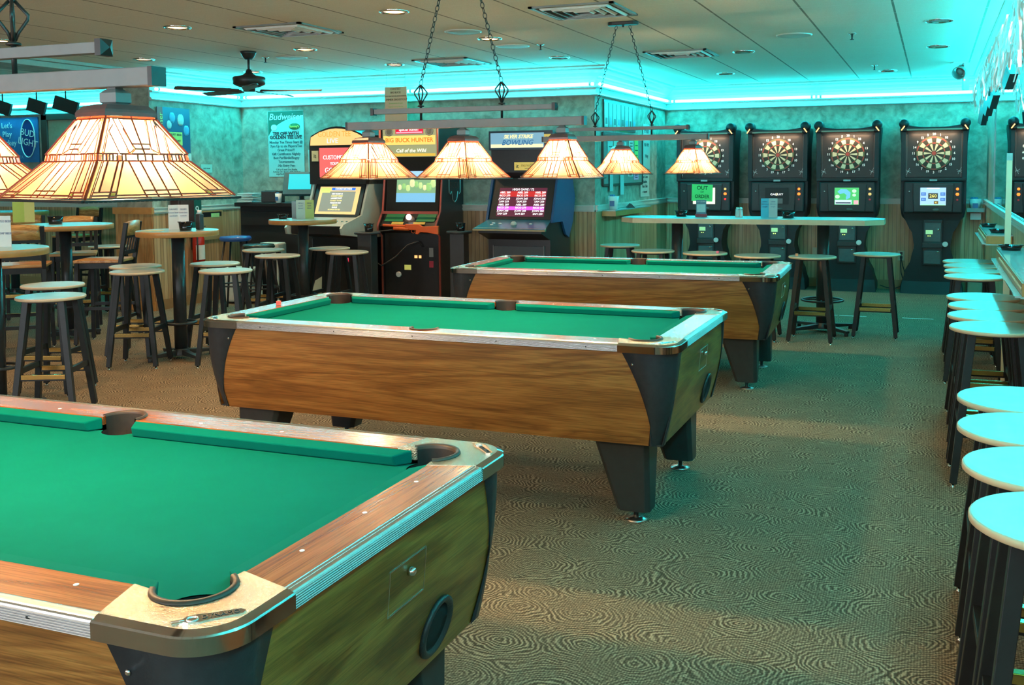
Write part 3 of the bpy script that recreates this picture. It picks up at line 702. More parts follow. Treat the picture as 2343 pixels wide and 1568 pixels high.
def make_shade(s=0.37):
    sh = MB(); LW = 0.0020
    tiers = [(lower_tier(), s, 0.006, s*0.615, 0.086), (band_tier(), s*0.615, 0.086, s*0.60, 0.102), (upper_tier(), s*0.60, 0.102, s*0.34, 0.182), ([(4, [(0, 0), (.5, 0), (.5, 1), (0, 1)]), (4, [(.5, 0), (1, 0), (1, 1), (.5, 1)])], s*0.34, 0.182, s*0.325, 0.190)]
    for k in range(4):
        R = Matrix.Rotation(k*PI/2, 3, 'Z')
        for polys, wb, zb, wt, zt in tiers:
            def pt(u, v):
                w = wb+(wt-wb)*v; return R @ Vector(((u-0.5)*w, -w/2, zb+(zt-zb)*v))
            for c, q in polys:
                P3 = [pt(u, v) for u, v in q]; n = len(P3); cen = sum(P3, Vector())/n
                nrm = (P3[1]-P3[0]).cross(P3[2]-P3[1]).normalized()
                # inset every side by the lead width
                L = []
                for i in range(n):
                    a, b_, c_ = P3[i-1], P3[i], P3[(i+1) % n]
                    d1, d2 = (b_-a).normalized(), (c_-b_).normalized()
                    n1, n2 = nrm.cross(d1), nrm.cross(d2); dd = 1+n1.dot(n2)
                    L.append(b_+(n1+n2)/max(dd, 0.35)*LW)
                sh.m(5)
                for i in range(n):
                    j = (i+1) % n; sh.face([P3[i], P3[j], L[j]+nrm*0.0008, L[i]+nrm*0.0008])
                sh.m(c); sh.face(L)
        # hip cames
        for a, b_ in (((s/2, 0.006), (s*0.3075, 0.086)), ((s*0.3, 0.102), (s*0.17, 0.182))):
            sh.m(5); p = R @ Vector((a[0], -a[0], a[1])); q = R @ Vector((b_[0], -b_[0], b_[1])); sh.beam(p, q, 0.005, 0.005)
    return sh
def lamp_shade(parent, x, rot, s, zr):
    h = bpy.data.objects.new('lamp_shade', None); COL.objects.link(h)
    bpy.data.objects.remove(h)
    o = obj('lamp_shade', make_shade(s), GLASS, parent, loc=(x, 0, zr), rz=math.radians(rot), weld=False)
    r = MB(); e = s/2+0.006
    pts = [(-e, -e), (e, -e), (e, e), (-e, e)]
    for i in range(4):
        a, c = Vector((*pts[i], 0.001)), Vector((*pts[(i+1) % 4], 0.001)); r.beam(a, c, 0.012, 0.005)
        n = int((c-a).length/0.0105)
        for k in range(n): 
            p = a+(c-a)*((k+0.5)/n); r.sphere(p-Vector((0, 0, 0.001)), 0.0046, 6)
    obj('beaded_rim', r, DARKSTEEL, o)
    cp = MB(); w0, w1, w2 = s*0.172, s*0.165, s*0.085
    sq = lambda w, z: [(x1*w, y1*w, z) for x1, y1 in ((-1, -1), (1, -1), (1, 1), (-1, 1))]
    V = cp.grid([sq(w0, 0.188), sq(w0, 0.197), sq(w1, 0.203), sq(s*0.135, 0.214), sq(w2, 0.218)], True, False); cp.cap(V[-1])
    obj('shade_cap', cp, BROWNCAP, o)
    so = MB(); V = so.grid([sq(0.017, 0.216), sq(0.024, 0.222), sq(0.024, 0.243), sq(0.012, 0.253), sq(0.010, 0.262)], True, False); so.cap(V[-1]); so.cap(V[0])
    so.bm.transform(Matrix.Rotation(-math.radians(rot), 4, 'Z'))
    obj('socket_block', so, GREYPAINT, o)
    bu = MB(); bu.sphere((0, 0, 0.122), 0.020, 14, (1, 1, 1.2)); bu.lathe([(0.013, 0.125), (0.013, 0.2)], seg=12); 
    obj('light_bulb', bu, mat('warm_bulb', (1, 0.9, 0.7), 0.4, emit=(1.0, 0.74, 0.42), es=12, noise=0), o)
    light('bulb_light', 'POINT', (0, 0, 0.082), (1.0, 0.64, 0.32), 33, 0.028, parent=o)
    return o
def chain(parent, a, b_, link=0.034):
    a, b_ = Vector(a), Vector(b_); d = (b_-a); n = int(d.length/(link*0.78)); dn = d.normalized()
    s1 = dn.cross(Vector((0, 1, 0))).normalized(); s2 = dn.cross(s1)
    mb = MB()
    for k in range(n):
        c = a+d*((k+0.5)/n); nrm = s1 if k % 2 else s2
        mb.torus(c, link*0.27, 0.0022, n=nrm, seg=14, ss=6, ex=1.75, xdir=dn)
    return obj('chain', mb, DARKSTEEL, parent)
def fixture(loc, rz, label, shades, zr):
    t = thing('billiard_light', label, 'hanging light', (loc[0], loc[1], 0), rz, 'stained glass lights over the pool tables')
    zb = zr+0.277
    m = MB(); m.box((0, 0, zb), (1.30, 0.045, 0.042)); o = obj('lower_bar', m, GREYPAINT, t, bevel=0.002)
    for sx in (-1, 1): m = MB(); m.box((sx*0.655, 0, zb), (0.012, 0.046, 0.043)); obj('bar_end_cap', m, DARKSTEEL, o)
    z2 = zb+0.072
    m = MB(); m.box((0, 0, z2), (0.99, 0.026, 0.026)); o = obj('upper_bar', m, GREYPAINT, t, bevel=0.0015)
    for sx in (-1, 1):
        m = MB(); h = 0.019; V = m.grid([[(sx*0.495, y*h, z2+z*h) for y, z in ((-1, -1), (1, -1), (1, 1), (-1, 1))], [(sx*0.512, y*h, z2+z*h) for y, z in ((-1, -1), (1, -1), (1, 1), (-1, 1))], [(sx*0.522, y*0.001, z2+z*0.001) for y, z in ((-1, -1), (1, -1), (1, 1), (-1, 1))]], True, False); m.cap(V[0])
        obj('finial', m, DARKSTEEL, o)
    for sx in (-1, 1):
        x = sx*0.225
        m = MB(); m.tube([(x, 0, zb+0.015), (x, 0, z2+0.05)], 0.0065, 10); obj('support_rod', m, DARKSTEEL, t)
        m = MB(); zt = z2+0.125
        for q in range(4):
            a = q*PI/2+PI/4; dx, dy = math.cos(a), math.sin(a)
            m.tube([(x+dx*0.004, dy*0.004, z2+0.03), (x+dx*0.012, dy*0.012, z2+0.05), (x+dx*0.032, dy*0.032, z2+0.08), (x+dx*0.034, dy*0.034, z2+0.092), (x+dx*0.006, dy*0.006, zt)], 0.0042, 6)
        m.sphere((x, 0, zt), 0.008, 8); m.torus((x, 0, z2+0.022), 0.014, 0.004, seg=16, ss=6)
        obj('hanger', m, DARKSTEEL, t)
        chain(t, (x, 0, zt+0.004), (sx*0.052, 0, CEIL-0.03))
    m = MB(); out = [(x, y) for x, y in arc((0.075, 0), 0.045, -90, 90, 8)+arc((-0.075, 0), 0.045, 90, 270, 8)]
    m.prism(out, CEIL-0.025, CEIL-0.0005); m.lathe([(0.004, CEIL-0.04), (0.009, CEIL-0.034), (0.009, CEIL-0.025)], seg=10); obj('canopy', m, DARKSTEEL, t, bevel=0.005)
    for x, rot, s in shades: lamp_shade(t, x, rot, s, zr)
    return t
fixture((-2.295, 1.83), 0, 'stained glass billiard light hanging over the nearest pool table, top left', [(-0.54, -20, 0.37), (0.0, -12, 0.37), (0.533, -15.5, 0.37)], 1.477)
fixture((-2.226, 4.62), 0, 'three-shade stained glass billiard light hanging over the middle pool table', [(-0.536, -15, 0.355), (0.012, -14, 0.335), (0.544, -4, 0.305)], 1.498)
fixture((-2.226, 7.47), 0, 'stained glass billiard light hanging over the farthest pool table, beside the bulletin board', [(-0.52, 10, 0.34), (-0.02, 32, 0.375), (0.542, -18.5, 0.30)], 1.505)

# ---------------------------------------------------------------- bar stools
def leg_beam(name, parent, top, bot, w=0.038, m=None):
    mb = MB(); mb.beam(top, bot, w, w, w*0.9, w*0.9, up=(0, 1, 0)); o = obj(name, mb, m or BLACKWOOD, parent, bevel=0.002)
    g = MB(); g.lathe([(0.014, 0), (0.014, 0.004), (0.009, 0.008), (0.007, 0.022)], (bot[0], bot[1], 0), 14); obj('foot_glide', g, CHROME, o)
    return o
def make_stool():
    t = thing('bar_stool', 'x', 'bar stool')
    mb = MB(); r = 0.208
    mb.m(1).lathe([(r-0.006, 0.742), (r, 0.746), (r, 0.757), (r-0.003, 0.7605)], seg=48, capt=False); mb.m(0).lathe([(r-0.003, 0.7605), (r-0.006, 0.7615)], seg=48, capb=False)
    obj('seat', mb, [SEATTOP, PLY], t)
    T, Bt = 0.108, 0.182
    for sx in (-1, 1):
        for sy in (-1, 1): leg_beam('leg', t, (sx*T, sy*T, 0.742), (sx*Bt, sy*Bt, 0.02))
    m = MB(); m.box((0, 0, 0.735), (0.25, 0.25, 0.014)); obj('seat_plate', m, BLACKWOOD, t)
    def at(z): return T+(Bt-T)*(0.742-z)/0.722
    for ax, z in ((0, 0.26), (1, 0.30)):
        for s in (-1, 1):
            a = at(z); m = MB()
            m.box((0, s*a, z) if ax == 0 else (s*a, 0, z), (2*a, 0.022, 0.036) if ax == 0 else (0.022, 2*a, 0.036)); st = obj('stretcher', m, BLACKWOOD, t, bevel=0.0015)
            if ax == 0:
                f = MB(); y = s*a
                f.box((0, y, z+0.0195), (2*a-0.05, 0.026, 0.003)).box((0, y+0.0125*s, z+0.006), (2*a-0.05, 0.003, 0.026)).box((0, y-0.0125*s, z+0.006), (2*a-0.05, 0.003, 0.026)); obj('foot_plate', f, BRASS, st)
    return t
st0 = make_stool(); used = [False]
def stool(x, y, rz, label, group):
    if not used[0]:
        used[0] = True; st0.location = (x, y, 0); st0.rotation_euler = (0, 0, rz); st0['label'] = label; st0['group'] = group; return st0
    return dup(st0, (x, y, 0), rz, label, group)
GA = 'round bar stools at the small high tables'; GB = 'round bar stools along the mirror wall'; GC = 'round bar stools around the long high table'
for x, y, rz, l in [
    (-5.247, 4.839, 0.45, 'round bar stool nearest the camera on the left, whitish seat reflecting cyan'),
    (-5.774, 5.347, 0.30, 'round bar stool just behind the nearest left one, brown-reflecting seat'),
    (-5.919, 6.312, 0.42, 'front one of two overlapping stools left of the table with the white menu card'),
    (-6.271, 6.670, 0.30, 'rear one of two overlapping stools left of the table with the white menu card'),
    (-5.277, 6.588, 0.35, 'front one of two overlapping stools beside the left corner of the middle pool table'),
    (-5.777, 7.076, 0.20, 'rear one of the two stools right of the high table, below the fire extinguisher'),
    (-5.751, 7.933, 0.30, 'front one of the two stools left of the farthest small high table'),
    (-6.317, 8.482, 0.20, 'rear one of two stools in front of the white bin and dark counter'),
    (-5.337, 8.484, 0.25, 'front one of the two stools before the golf arcade machine'),
    (-5.793, 8.877, 0.10, 'rear one of the two stools before the golf arcade machine, partly behind a table post'),
    (-8.30, 8.45, 0.15, 'single round bar stool against the oak pillar behind the wooden bar chair')]:
    stool(x, y, rz, l, GA)
for x, y, rz, l in [
    (-3.087+.04, 10.10, 0.1, 'bar stool at the left end of the long high table, beside the arcade wall corner'),
    (-2.526, 9.48, 0.0, 'second bar stool from the left along the long high table'),
    (-1.993, 9.366, 0.05, 'bar stool with a green reflection in its seat, below the out of order dart machine'),
    (-1.481, 9.211, 0.0, 'bar stool behind the side of the far pool table, below the second dart machine'),
    (-0.999, 9.24, 0.0, 'bar stool whose four legs show beside the post of the long high table'),
    (-0.477, 9.68, 0.0, 'bar stool alone right of the long high table, in front of the wall outlet')]:
    stool(x, y, rz, l, GC)
RY = [9.13, 8.705, 8.28, 7.855, 6.61, 6.192, 5.773, 5.349, 3.70, 3.28, 2.86, 2.44]
RL = ['farthest bar stool of the row along the mirror wall', 'second farthest bar stool of the row along the mirror wall', 'third farthest bar stool along the mirror wall, tucked behind the fourth',
      'front bar stool of the farthest cluster of four along the mirror wall', 'rearmost bar stool of the middle cluster along the mirror wall', 'second bar stool from the rear in the middle cluster along the mirror wall',
      'third bar stool from the rear in the middle cluster along the mirror wall', 'front bar stool of the middle cluster along the mirror wall, large cyan seat', 'rearmost of the four bar stools nearest the camera at the right edge',
      'second from the rear of the four bar stools nearest the camera at the right edge', 'third from the rear of the four bar stools nearest the camera at the right edge', 'bar stool nearest the camera at the lower right corner']
for i, (y, l) in enumerate(zip(RY, RL)): stool(0.29+0.004*((i*7) % 3-1), y, 0.02*((i*5) % 3-1), l, GB)

# stools at the dark counter with dark round padded seats
def dark_stool(x, y, label, col, h=0.76):
    t = thing('padded_bar_stool', label, 'bar stool', (x, y, 0), 0.3)
    mb = MB(); mb.lathe([(0.12, h-0.06), (0.165, h-0.055), (0.178, h-0.03), (0.165, h-0.005), (0.10, h)], seg=28); obj('seat', mb, mat('vinyl_'+label[:4], col, 0.25), t, bevel=0.0)
    for sx in (-1, 1):
        for sy in (-1, 1): 
            m = MB(); m.tube([(sx*0.09, sy*0.09, h-0.055), (sx*0.19, sy*0.19, 0.0)], 0.012, 8); obj('leg', m, BLACKMETAL, t)
    m = MB(); m.torus((0, 0, 0.28), 0.205, 0.009, seg=28); obj('foot_ring', m, BLACKMETAL, t)
dark_stool(-7.30, 9.30, 'blue vinyl bar stool in the dark under the host counter', (0.03, 0.12, 0.40), 0.83)
dark_stool(-6.88, 9.15, 'black vinyl bar stool in front of the dark host counter', (0.02, 0.04, 0.035), 0.76)

# ---------------------------------------------------------------- high tables
def round_table(x, y, r, label, rot=0.4):
    t = thing('high_table', label, 'bar table', (x, y, 0), rot, 'round high tables')
    mb = MB(); mb.m(1).lathe([(r-0.004, 1.022), (r, 1.026), (r, 1.062), (r-0.003, 1.0665)], seg=56, capt=False); mb.m(0).lathe([(r-0.003, 1.0665), (r-0.006, 1.068)], seg=56, capb=False)
    obj('table_top', mb, [TABLETOP, OAKEDGE], t)
    m = MB(); m.lathe([(0.15, 1.008), (0.15, 1.0215), (0.05, 1.0215)], seg=24, capt=False); m.lathe([(0.052, 0.06), (0.052, 1.01)], seg=28); obj('column', m, BLACKMETAL, t)
    m = MB(); m.torus((0, 0, 0.30), 0.125, 0.011, seg=32)
    for k in range(4): a = k*PI/2; m.tube([(0.05*math.cos(a), 0.05*math.sin(a), 0.30), (0.12*math.cos(a), 0.12*math.sin(a), 0.30)], 0.008, 6)
    obj('foot_ring', m, BLACKMETAL, t)
    base4(t, 0, 0, 0.29)
    return t
def base4(t, x, y, L):
    m = MB()
    for k in range(4):
        a = k*PI/2+PI/4; c, s = math.cos(a), math.sin(a)
        m.beam((x+0.03*c, y+0.03*s, 0.055), (x+L*c, y+L*s, 0.04), 0.055, 0.045, 0.04, 0.022)
        m.lathe([(0.02, 0), (0.02, 0.03)], (x+(L-0.02)*c, y+(L-0.02)*s, 0), 12)
    m.lathe([(0.075, 0.03), (0.06, 0.085)], (x, y, 0), 20)
    obj('base', m, BLACKMETAL, t, bevel=0.003)
round_table(-5.60, 4.72, 0.33, 'round high table at the left edge with a white tent menu card')
round_table(-7.55, 7.16, 0.42, 'round high table with a yellow card and a black ashtray, at the far left')
round_table(-5.815, 6.669, 0.327, 'round high table in front of the fire extinguisher, with a white menu card')
round_table(-5.906, 8.581, 0.334, 'smallest-looking round high table, before the golf arcade machine, with a green card')
round_table(-10.942, 9.55, 0.42, 'round high table farthest back at the left edge, against the rear wall')
# long high table
t = thing('long_high_table', 'long cyan-reflecting high table with clipped corners before the dart machines', 'bar table', (-1.665, 9.86, 0), 0.0)
a, h, ch = 1.246, 0.31, 0.16
P8 = [(-a+ch, -h), (a-ch, -h), (a, -h+ch), (a, h-ch), (a-ch, h), (-a+ch, h), (-a, h-ch), (-a, -h+ch)]
mb = MB(); mb.m(1).prism(P8, 1.02, 1.066, cap1=False); mb.m(0).prism([(x*0.998, y*0.995) for x, y in P8], 1.066, 1.0685, cap0=False); obj('table_top', mb, [TABLETOP, PLY], t)
for x in (-0.70, 0.70):
    m = MB(); m.lathe([(0.056, 0.06), (0.056, 1.02)], (x, -0.05, 0), 28); obj('column', m, BLACKMETAL, t)
    base4(t, x, -0.05, 0.36)
    m = MB(); m.torus((x, -0.05, 0.30), 0.19, 0.011, seg=32)
    for k in range(4): a2 = k*PI/2; m.tube([(x+0.05*math.cos(a2), -0.05+0.05*math.sin(a2), 0.30), (x+0.185*math.cos(a2), -0.05+0.185*math.sin(a2), 0.30)], 0.008, 6)
    obj('foot_ring', m, BLACKMETAL, t)

# ---------------------------------------------------------------- wooden bar chairs
def bar_chair(x, y, rz, label):
    t = thing('bar_chair', label, 'bar chair', (x, y, 0), rz, 'slat-back wooden bar chairs')
    mb = MB(); mb.m(0).prism([(-0.21, -0.20), (0.21, -0.20), (0.19, 0.20), (-0.19, 0.20)], 0.745, 0.772); obj('seat', mb, [CHAIRWOOD], t, bevel=0.006)
    m = MB(); m.prism([(-0.185, -0.18), (0.185, -0.18), (0.175, 0.19), (-0.175, 0.19)], 0.695, 0.7445); obj('seat_apron', m, BLACKWOOD, t)
    for sx in (-1, 1):
        leg_beam('leg', t, (sx*0.18, -0.175, 0.745), (sx*0.20, -0.20, 0.02), 0.036)
        m = MB(); m.beam((sx*0.19, 0.235, 0.008), (sx*0.175, 0.20, 0.745), 0.034, 0.036); m.beam((sx*0.175, 0.20, 0.73), (sx*0.175, 0.262, 1.10), 0.034, 0.036); obj('back_post', m, BLACKWOOD, t, bevel=0.003)
    m = MB(); rows = []
    for k in range(9):
        u = -1+2*k/8; xx = u*0.160; dy = 0.018*(1-u*u)
        rows.append([(xx, 0.243+dy, 0.985), (xx, 0.263+dy, 0.985), (xx, 0.272+dy, 1.105+0.012*(1-u*u)), (xx, 0.252+dy, 1.105+0.012*(1-u*u))])
    V = m.grid(rows, True); m.cap(V[0]); m.cap(V[-1]); obj('top_rail', m, CHAIRWOOD, t)
    m = MB(); m.box((0, 0.215, 0.83), (0.33, 0.02, 0.035)); obj('lower_rail', m, BLACKWOOD, t)
    m = MB(); m.box((0, 0.245, 0.975), (0.33, 0.02, 0.03)); obj('middle_rail', m, BLACKWOOD, t)
    for k in range(5):
        xx = -0.13+0.065*k; m = MB(); m.beam((xx, 0.216, 0.84), (xx, 0.246, 0.97), 0.022, 0.008); obj('slat', m, BLACKWOOD, t)
    for z, s in ((0.30, -1), (0.24, 1)):
        m = MB(); m.box((0, s*0.195, z), (0.36, 0.02, 0.03)); st = obj('stretcher', m, BLACKWOOD, t)
        if s < 0: f = MB(); f.box((0, -0.195, z+0.0165), (0.33, 0.025, 0.003)).box((0, -0.207, z+0.002), (0.33, 0.003, 0.028)); obj('foot_plate', f, BRASS, st)
    for s in (-1, 1):
        m = MB(); m.box((s*0.187, 0, 0.34), (0.02, 0.38, 0.028)); obj('stretcher', m, BLACKWOOD, t)
bar_chair(-7.29, 6.45, PI+0.75, 'slat-back bar chair at the far left seen from behind, its orange top rail nearest')
bar_chair(-7.85, 7.55, 0.7, 'slat-back bar chair facing the camera behind the table with the yellow card')
bar_chair(-6.98, 7.05, -1.15, 'slat-back bar chair seen from the side, just left of the oak pillar')
bar_chair(-8.75, 7.75, 0.75, 'slat-back bar chair behind the yellow card, only its top rail showing')
bar_chair(-10.1, 9.75, 0.1, 'slat-back bar chair against the rear wall, left of the pillar')

# ---------------------------------------------------------------- electronic dart machines
DARTBODY = mat('dart_cabinet', (0.008, 0.014, 0.018), 0.5, noise=0.15, nscale=90, bump=0.3, bscale=220)
DARTFRONT = mat('dart_front', (0.020, 0.023, 0.026), 0.45, noise=0.1, nscale=60)
GREYDOOR = mat('coin_door', (0.11, 0.115, 0.12), 0.5, noise=0.1)
BLACK = mat('deep_black', (0.008, 0.008, 0.009), 0.5, noise=0)
def glow(name, col, s=1.0): return mat(name, tuple(c*0.3 for c in col), 0.3, emit=col, es=s, noise=0)
WHITEINK = mat('white_ink', (0.85, 0.85, 0.82), 0.6, noise=0)
WHITEGLOW = glow('white_light', (1, 1, 1), 1.3)
def profile_halfwidth(z):
    K = [(0.0, 0.355), (0.07, 0.36), (0.22, 0.32), (0.40, 0.245), (0.58, 0.208), (0.72, 0.225), (0.86, 0.29), (0.97, 0.36), (1.05, 0.372), (1.4, 0.372), (1.80, 0.372), (1.95, 0.385), (2.06, 0.40)]
    for (z0, w0), (z1, w1) in zip(K, K[1:]):
        if z <= z1: u = (z-z0)/(z1-z0); u = u*u*(3-2*u); return w0+(w1-w0)*u
    return K[-1][1]
DC = {}
def make_dart(x, label, screen):
    t = thing('dart_machine', label, 'dart machine', (x, 13.17, 0), 0, 'electronic dart machines on the back wall')
    share = bool(DC)
    def part(name, fn, mats, parent=t, bevel=0):
        if name in DC:
            o = bpy.data.objects.new(name, DC[name]); COL.objects.link(o); o.parent = parent
            if bevel: b = o.modifiers.new('bevel', 'BEVEL'); b.width = bevel; b.segments = 2; b.limit_method = 'ANGLE'
            return o
        mb = MB(); fn(mb); o = obj(name.split('|')[0], mb, mats, parent, bevel=bevel); DC[name] = o.data; return o
    def body(m):
        zs = [i*0.05 for i in range(0, 41)]
        L = []
        for z in zs: L.append((profile_halfwidth(z), z))
        right = L; topc = [(0.40*math.cos(math.radians(a)), 0) for a in ()]
        scoop = [(0.345-0.69*k/16, 2.075-0.045*math.sin(PI*k/16)**0.8*1.0) for k in range(17)]
        poly = [(w, z) for w, z in right] + [(0.39, 2.05)] + scoop + [(-0.39, 2.05)] + [(-w, z) for w, z in right[::-1]]
        f = lambda x, z, y: (x, y, z)
        # stem part is set back a little from the head
        V = m.grid([[(x, 0.0 if z > 0.95 else (0.02 if z > .1 else -0.03), z) for x, z in poly], [(x, 0.40, z) for x, z in poly]], True, False)
        m.cap(V[0]); m.cap(V[1]); tri(m.bm)
    part('body', body, DARTBODY)
    def head(m):   # raised frame round the board well
        for sx in (-1, 1): m.box((sx*0.345, -0.035, 1.685), (0.055, 0.07, 0.60))
        m.box((0, -0.035, 1.40), (0.74, 0.09, 0.035)); 
        poly = [(0.372, 1.99)] + [(0.345-0.69*k/16, 2.07-0.045*math.sin(PI*k/16)**0.8) for k in range(17)] + [(-0.372, 1.99)]
        m.prism(poly, -0.13, 0.0, lambda x, z, y: (x, y, z)); tri(m.bm)
    part('head_frame', head, DARTBODY, bevel=0.006)
    def hood(m): m.face([(-0.315, -0.132, 2.03), (0.315, -0.132, 2.03), (0.30, -0.004, 1.985), (-0.30, -0.004, 1.985)]); m.face([(-0.31, -0.1315, 1.992), (0.31, -0.1315, 1.992), (0.31, -0.1315, 2.012), (-0.31, -0.1315, 2.012)])
    part('hood_reflector', hood, mat('hood_inner', (0.30, 0.22, 0.17), 0.4))
    for sx in (-1, 1):
        def ear(m, sx=sx):
            for v in (0,): m.lathe([(0.002, -0.16), (0.045, -0.155), (0.058, -0.13), (0.058, 0.02)], seg=24)
            for v in m.bm.verts: v.co = Vector((sx*0.345+v.co.x, v.co.z, 2.075+v.co.y))
        part('lamp_pod|%d' % sx, ear, DARTBODY)
        def lampf(m, sx=sx): m.tube([(sx*0.335, -0.165, 2.045), (sx*0.295, -0.165, 2.085) if False else (sx*0.372, -0.158, 1.995)], 0.0065, 8); 
        o = part('board_lamp|%d' % sx, lampf, glow('board_lamp_glow', (1.0, 0.45, 0.14), 2.5))
        def col(m, sx=sx): m.face([(sx*0.325, -0.004, 1.43), (sx*0.285, -0.004, 1.43), (sx*0.285, -0.004, 1.95), (sx*0.325, -0.004, 1.95)][::sx])
        part('side_strip|%d' % sx, col, mat('strip_grey', (0.10, 0.085, 0.08), 0.35))
        def spider(m, sx=sx):
            c = Vector((sx*0.29, -0.008, 1.50))
            for k in range(8):
                a = k*PI/4+0.3; r = 0.045 if k % 2 else 0.03; m.beam(c, c+Vector((r*math.cos(a), 0, r*math.sin(a)*1.2)), 0.012, 0.002, 0.002, 0.002)
        part('decal|%d' % sx, spider, mat('decal_silver', (0.6, 0.75, 0.75), 0.3, emit=(0.5, 0.7, 0.7), es=0.25))
    ZC = 1.716
    light('board_light', 'AREA', (0, -0.10, 1.965), (1.0, 0.62, 0.36), 2.4, 0.5, 0.05, aim=(0, -0.02, 1.70), parent=t)
    def panel(m): m.box((0, -0.004, 1.69), (0.60, 0.012, 0.52))
    part('board_panel', panel, mat('board_panel_black', (0.02, 0.019, 0.019), 0.4))
    def ringseg(m, r0, r1, k, y):
        a0 = math.radians(90-9-18*k); pts = []
        for j in range(4): a = a0+math.radians(6*j); pts.append((r1*math.cos(a), y, ZC+r1*math.sin(a)))
        for j in range(3, -1, -1): a = a0+math.radians(6*j); pts.append((r0*math.cos(a), y, ZC+r0*math.sin(a)))
        m.face(pts)
    def board(m):
        m.m(4).lathe([(0.001, 0), (0.208, 0), (0.212, 0.004), (0.208, 0.02)], seg=60, capt=True)
        for v in m.bm.verts: v.co = Vector((v.co.x, -0.014-v.co.z, ZC+v.co.y))
        y = -0.0358
        for k in range(20):
            dark = k % 2 == 0
            m.m(2 if dark else 3); ringseg(m, 0.186, 0.2, k, y)
            m.m(1 if dark else 0); ringseg(m, 0.131, 0.183, k, y)
            m.m(2 if dark else 3); ringseg(m, 0.117, 0.129, k, y)
            m.m(1 if dark else 0); a0 = math.radians(90-9-18*k)
            # slim inner wedges
            am = a0+math.radians(9); w = math.radians(7.2)
            m.face([(r*math.cos(a), y, ZC+r*math.sin(a)) for r, a in ((0.03, am-w), (0.112, am-w), (0.114, am), (0.112, am+w), (0.03, am+w))])
        m.m(2); m.face([(0.024*math.cos(2*PI*j/20), y-0.0003, ZC+0.024*math.sin(2*PI*j/20)) for j in range(20)])
    part('dartboard', board, [mat('board_cream', (0.72, 0.56, 0.36), 0.7), mat('board_black', (0.03, 0.028, 0.02), 0.7), mat('board_red', (0.40, 0.05, 0.04), 0.6), mat('board_green', (0.10, 0.11, 0.05), 0.6), mat('board_ring', (0.05, 0.05, 0.035), 0.6)])
    nums = [20, 1, 18, 4, 13, 6, 10, 15, 2, 17, 3, 19, 7, 16, 8, 11, 14, 9, 12, 5]
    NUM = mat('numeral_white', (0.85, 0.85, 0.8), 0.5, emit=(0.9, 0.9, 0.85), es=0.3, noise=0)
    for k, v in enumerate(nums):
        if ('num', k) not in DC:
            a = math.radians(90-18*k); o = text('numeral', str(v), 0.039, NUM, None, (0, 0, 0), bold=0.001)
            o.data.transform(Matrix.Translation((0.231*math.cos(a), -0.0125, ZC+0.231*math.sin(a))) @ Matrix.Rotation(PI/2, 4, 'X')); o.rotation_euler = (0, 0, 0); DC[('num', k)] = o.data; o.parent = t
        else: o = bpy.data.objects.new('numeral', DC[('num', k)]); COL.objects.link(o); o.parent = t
    def low(m):
        m.box((0, -0.03, 1.185), (0.67, 0.07, 0.39)); 
    part('console', low, DARTFRONT, bevel=0.02)
    def bez(m):
        m.prism([(-0.22, 1.005), (0.22, 1.005), (0.235, 1.35), (-0.235, 1.35)], -0.088, -0.06, lambda x, z, y: (x, y, z))
    part('screen_bezel', bez, BLACKPL, bevel=0.01)
    def lab(m): m.box((0, -0.088, 1.392), (0.085, 0.01, 0.022))
    part('badge', lab, mat('badge_grey', (0.4, 0.42, 0.42), 0.4))
    def em(m): m.sphere((0.035, -0.09, 1.033), 0.04, 16, (1, 0.15, 0.42))
    part('oval_badge', em, mat('oval_grey', (0.10, 0.11, 0.10), 0.35))
    def keyl(m): m.sphere((-0.27, -0.068, 1.255), 0.009, 10, (1, 0.4, 1))
    part('key_lock', keyl, CHROME)
    for k, z in enumerate((1.285, 1.222, 1.155)):
        lit = screen['lamps'][k]
        def bt(m, z=z): m.sphere((0.272, -0.068, z), 0.017 if k < 2 else 0.012, 12, (1, 0.5, 1))
        part('button|%d' % k, bt, BLACK) if False else obj('button', (lambda mm: (mm.sphere((0.272, -0.068, z), (0.017, 0.02, 0.013)[k], 12, (1, 0.5, 1)), mm)[1])(MB()),
            glow('button_lit_%s' % lit, {'o': (1.0, 0.16, 0.02), 'r': (1.0, 0.02, 0.02), 'y': (0.6, 0.45, 0.15), 'd': (0.25, 0.03, 0.04)}[lit], {'o': 2.2, 'r': 2.2, 'y': 1.0, 'd': 0.6}[lit]), t)
    def doors(m):
        m.box((0.005, 0.012, 0.63), (0.225, 0.03, 0.56)); m.m(1)
        m.box((0.005, -0.006, 0.755), (0.19, 0.02, 0.235)).box((0.005, -0.006, 0.45), (0.19, 0.02, 0.165)); m.m(0).box((0.005, -0.008, 0.60), (0.24, 0.03, 0.07))
    part('coin_door', doors, [BLACKPL, GREYDOOR], bevel=0.008)
    def lb(m): m.box((-0.035, -0.018, 0.76), (0.08, 0.008, 0.05))
    o = part('bill_slot_label', lb, mat('label_green', (0.35, 0.6, 0.35), 0.4, emit=(0.35, 0.7, 0.3), es=0.5))
    def leds(m):
        for x0 in (-0.047, -0.024): m.sphere((x0, -0.018, 0.712), 0.0055, 8)
    part('indicator_light', leds, glow('led_green', (0.5, 1.0, 0.1), 4))
    for z in (0.79, 0.52):
        def kn(m, z=z): m.lathe([(0.014, 0), (0.014, 0.008), (0.006, 0.012)], seg=14); [setattr(v, 'co', Vector((0.068+v.co.x, -0.016-v.co.z, z+v.co.y))) for v in m.bm.verts]
        part('door_lock|%d' % (z*100), kn, CHROME)
    def disc(m): m.lathe([(0.033, 0), (0.033, 0.012), (0.028, 0.016)], seg=24); [setattr(v, 'co', Vector((0.148+v.co.x, -0.022-v.co.z, 0.615+v.co.y))) for v in m.bm.verts]
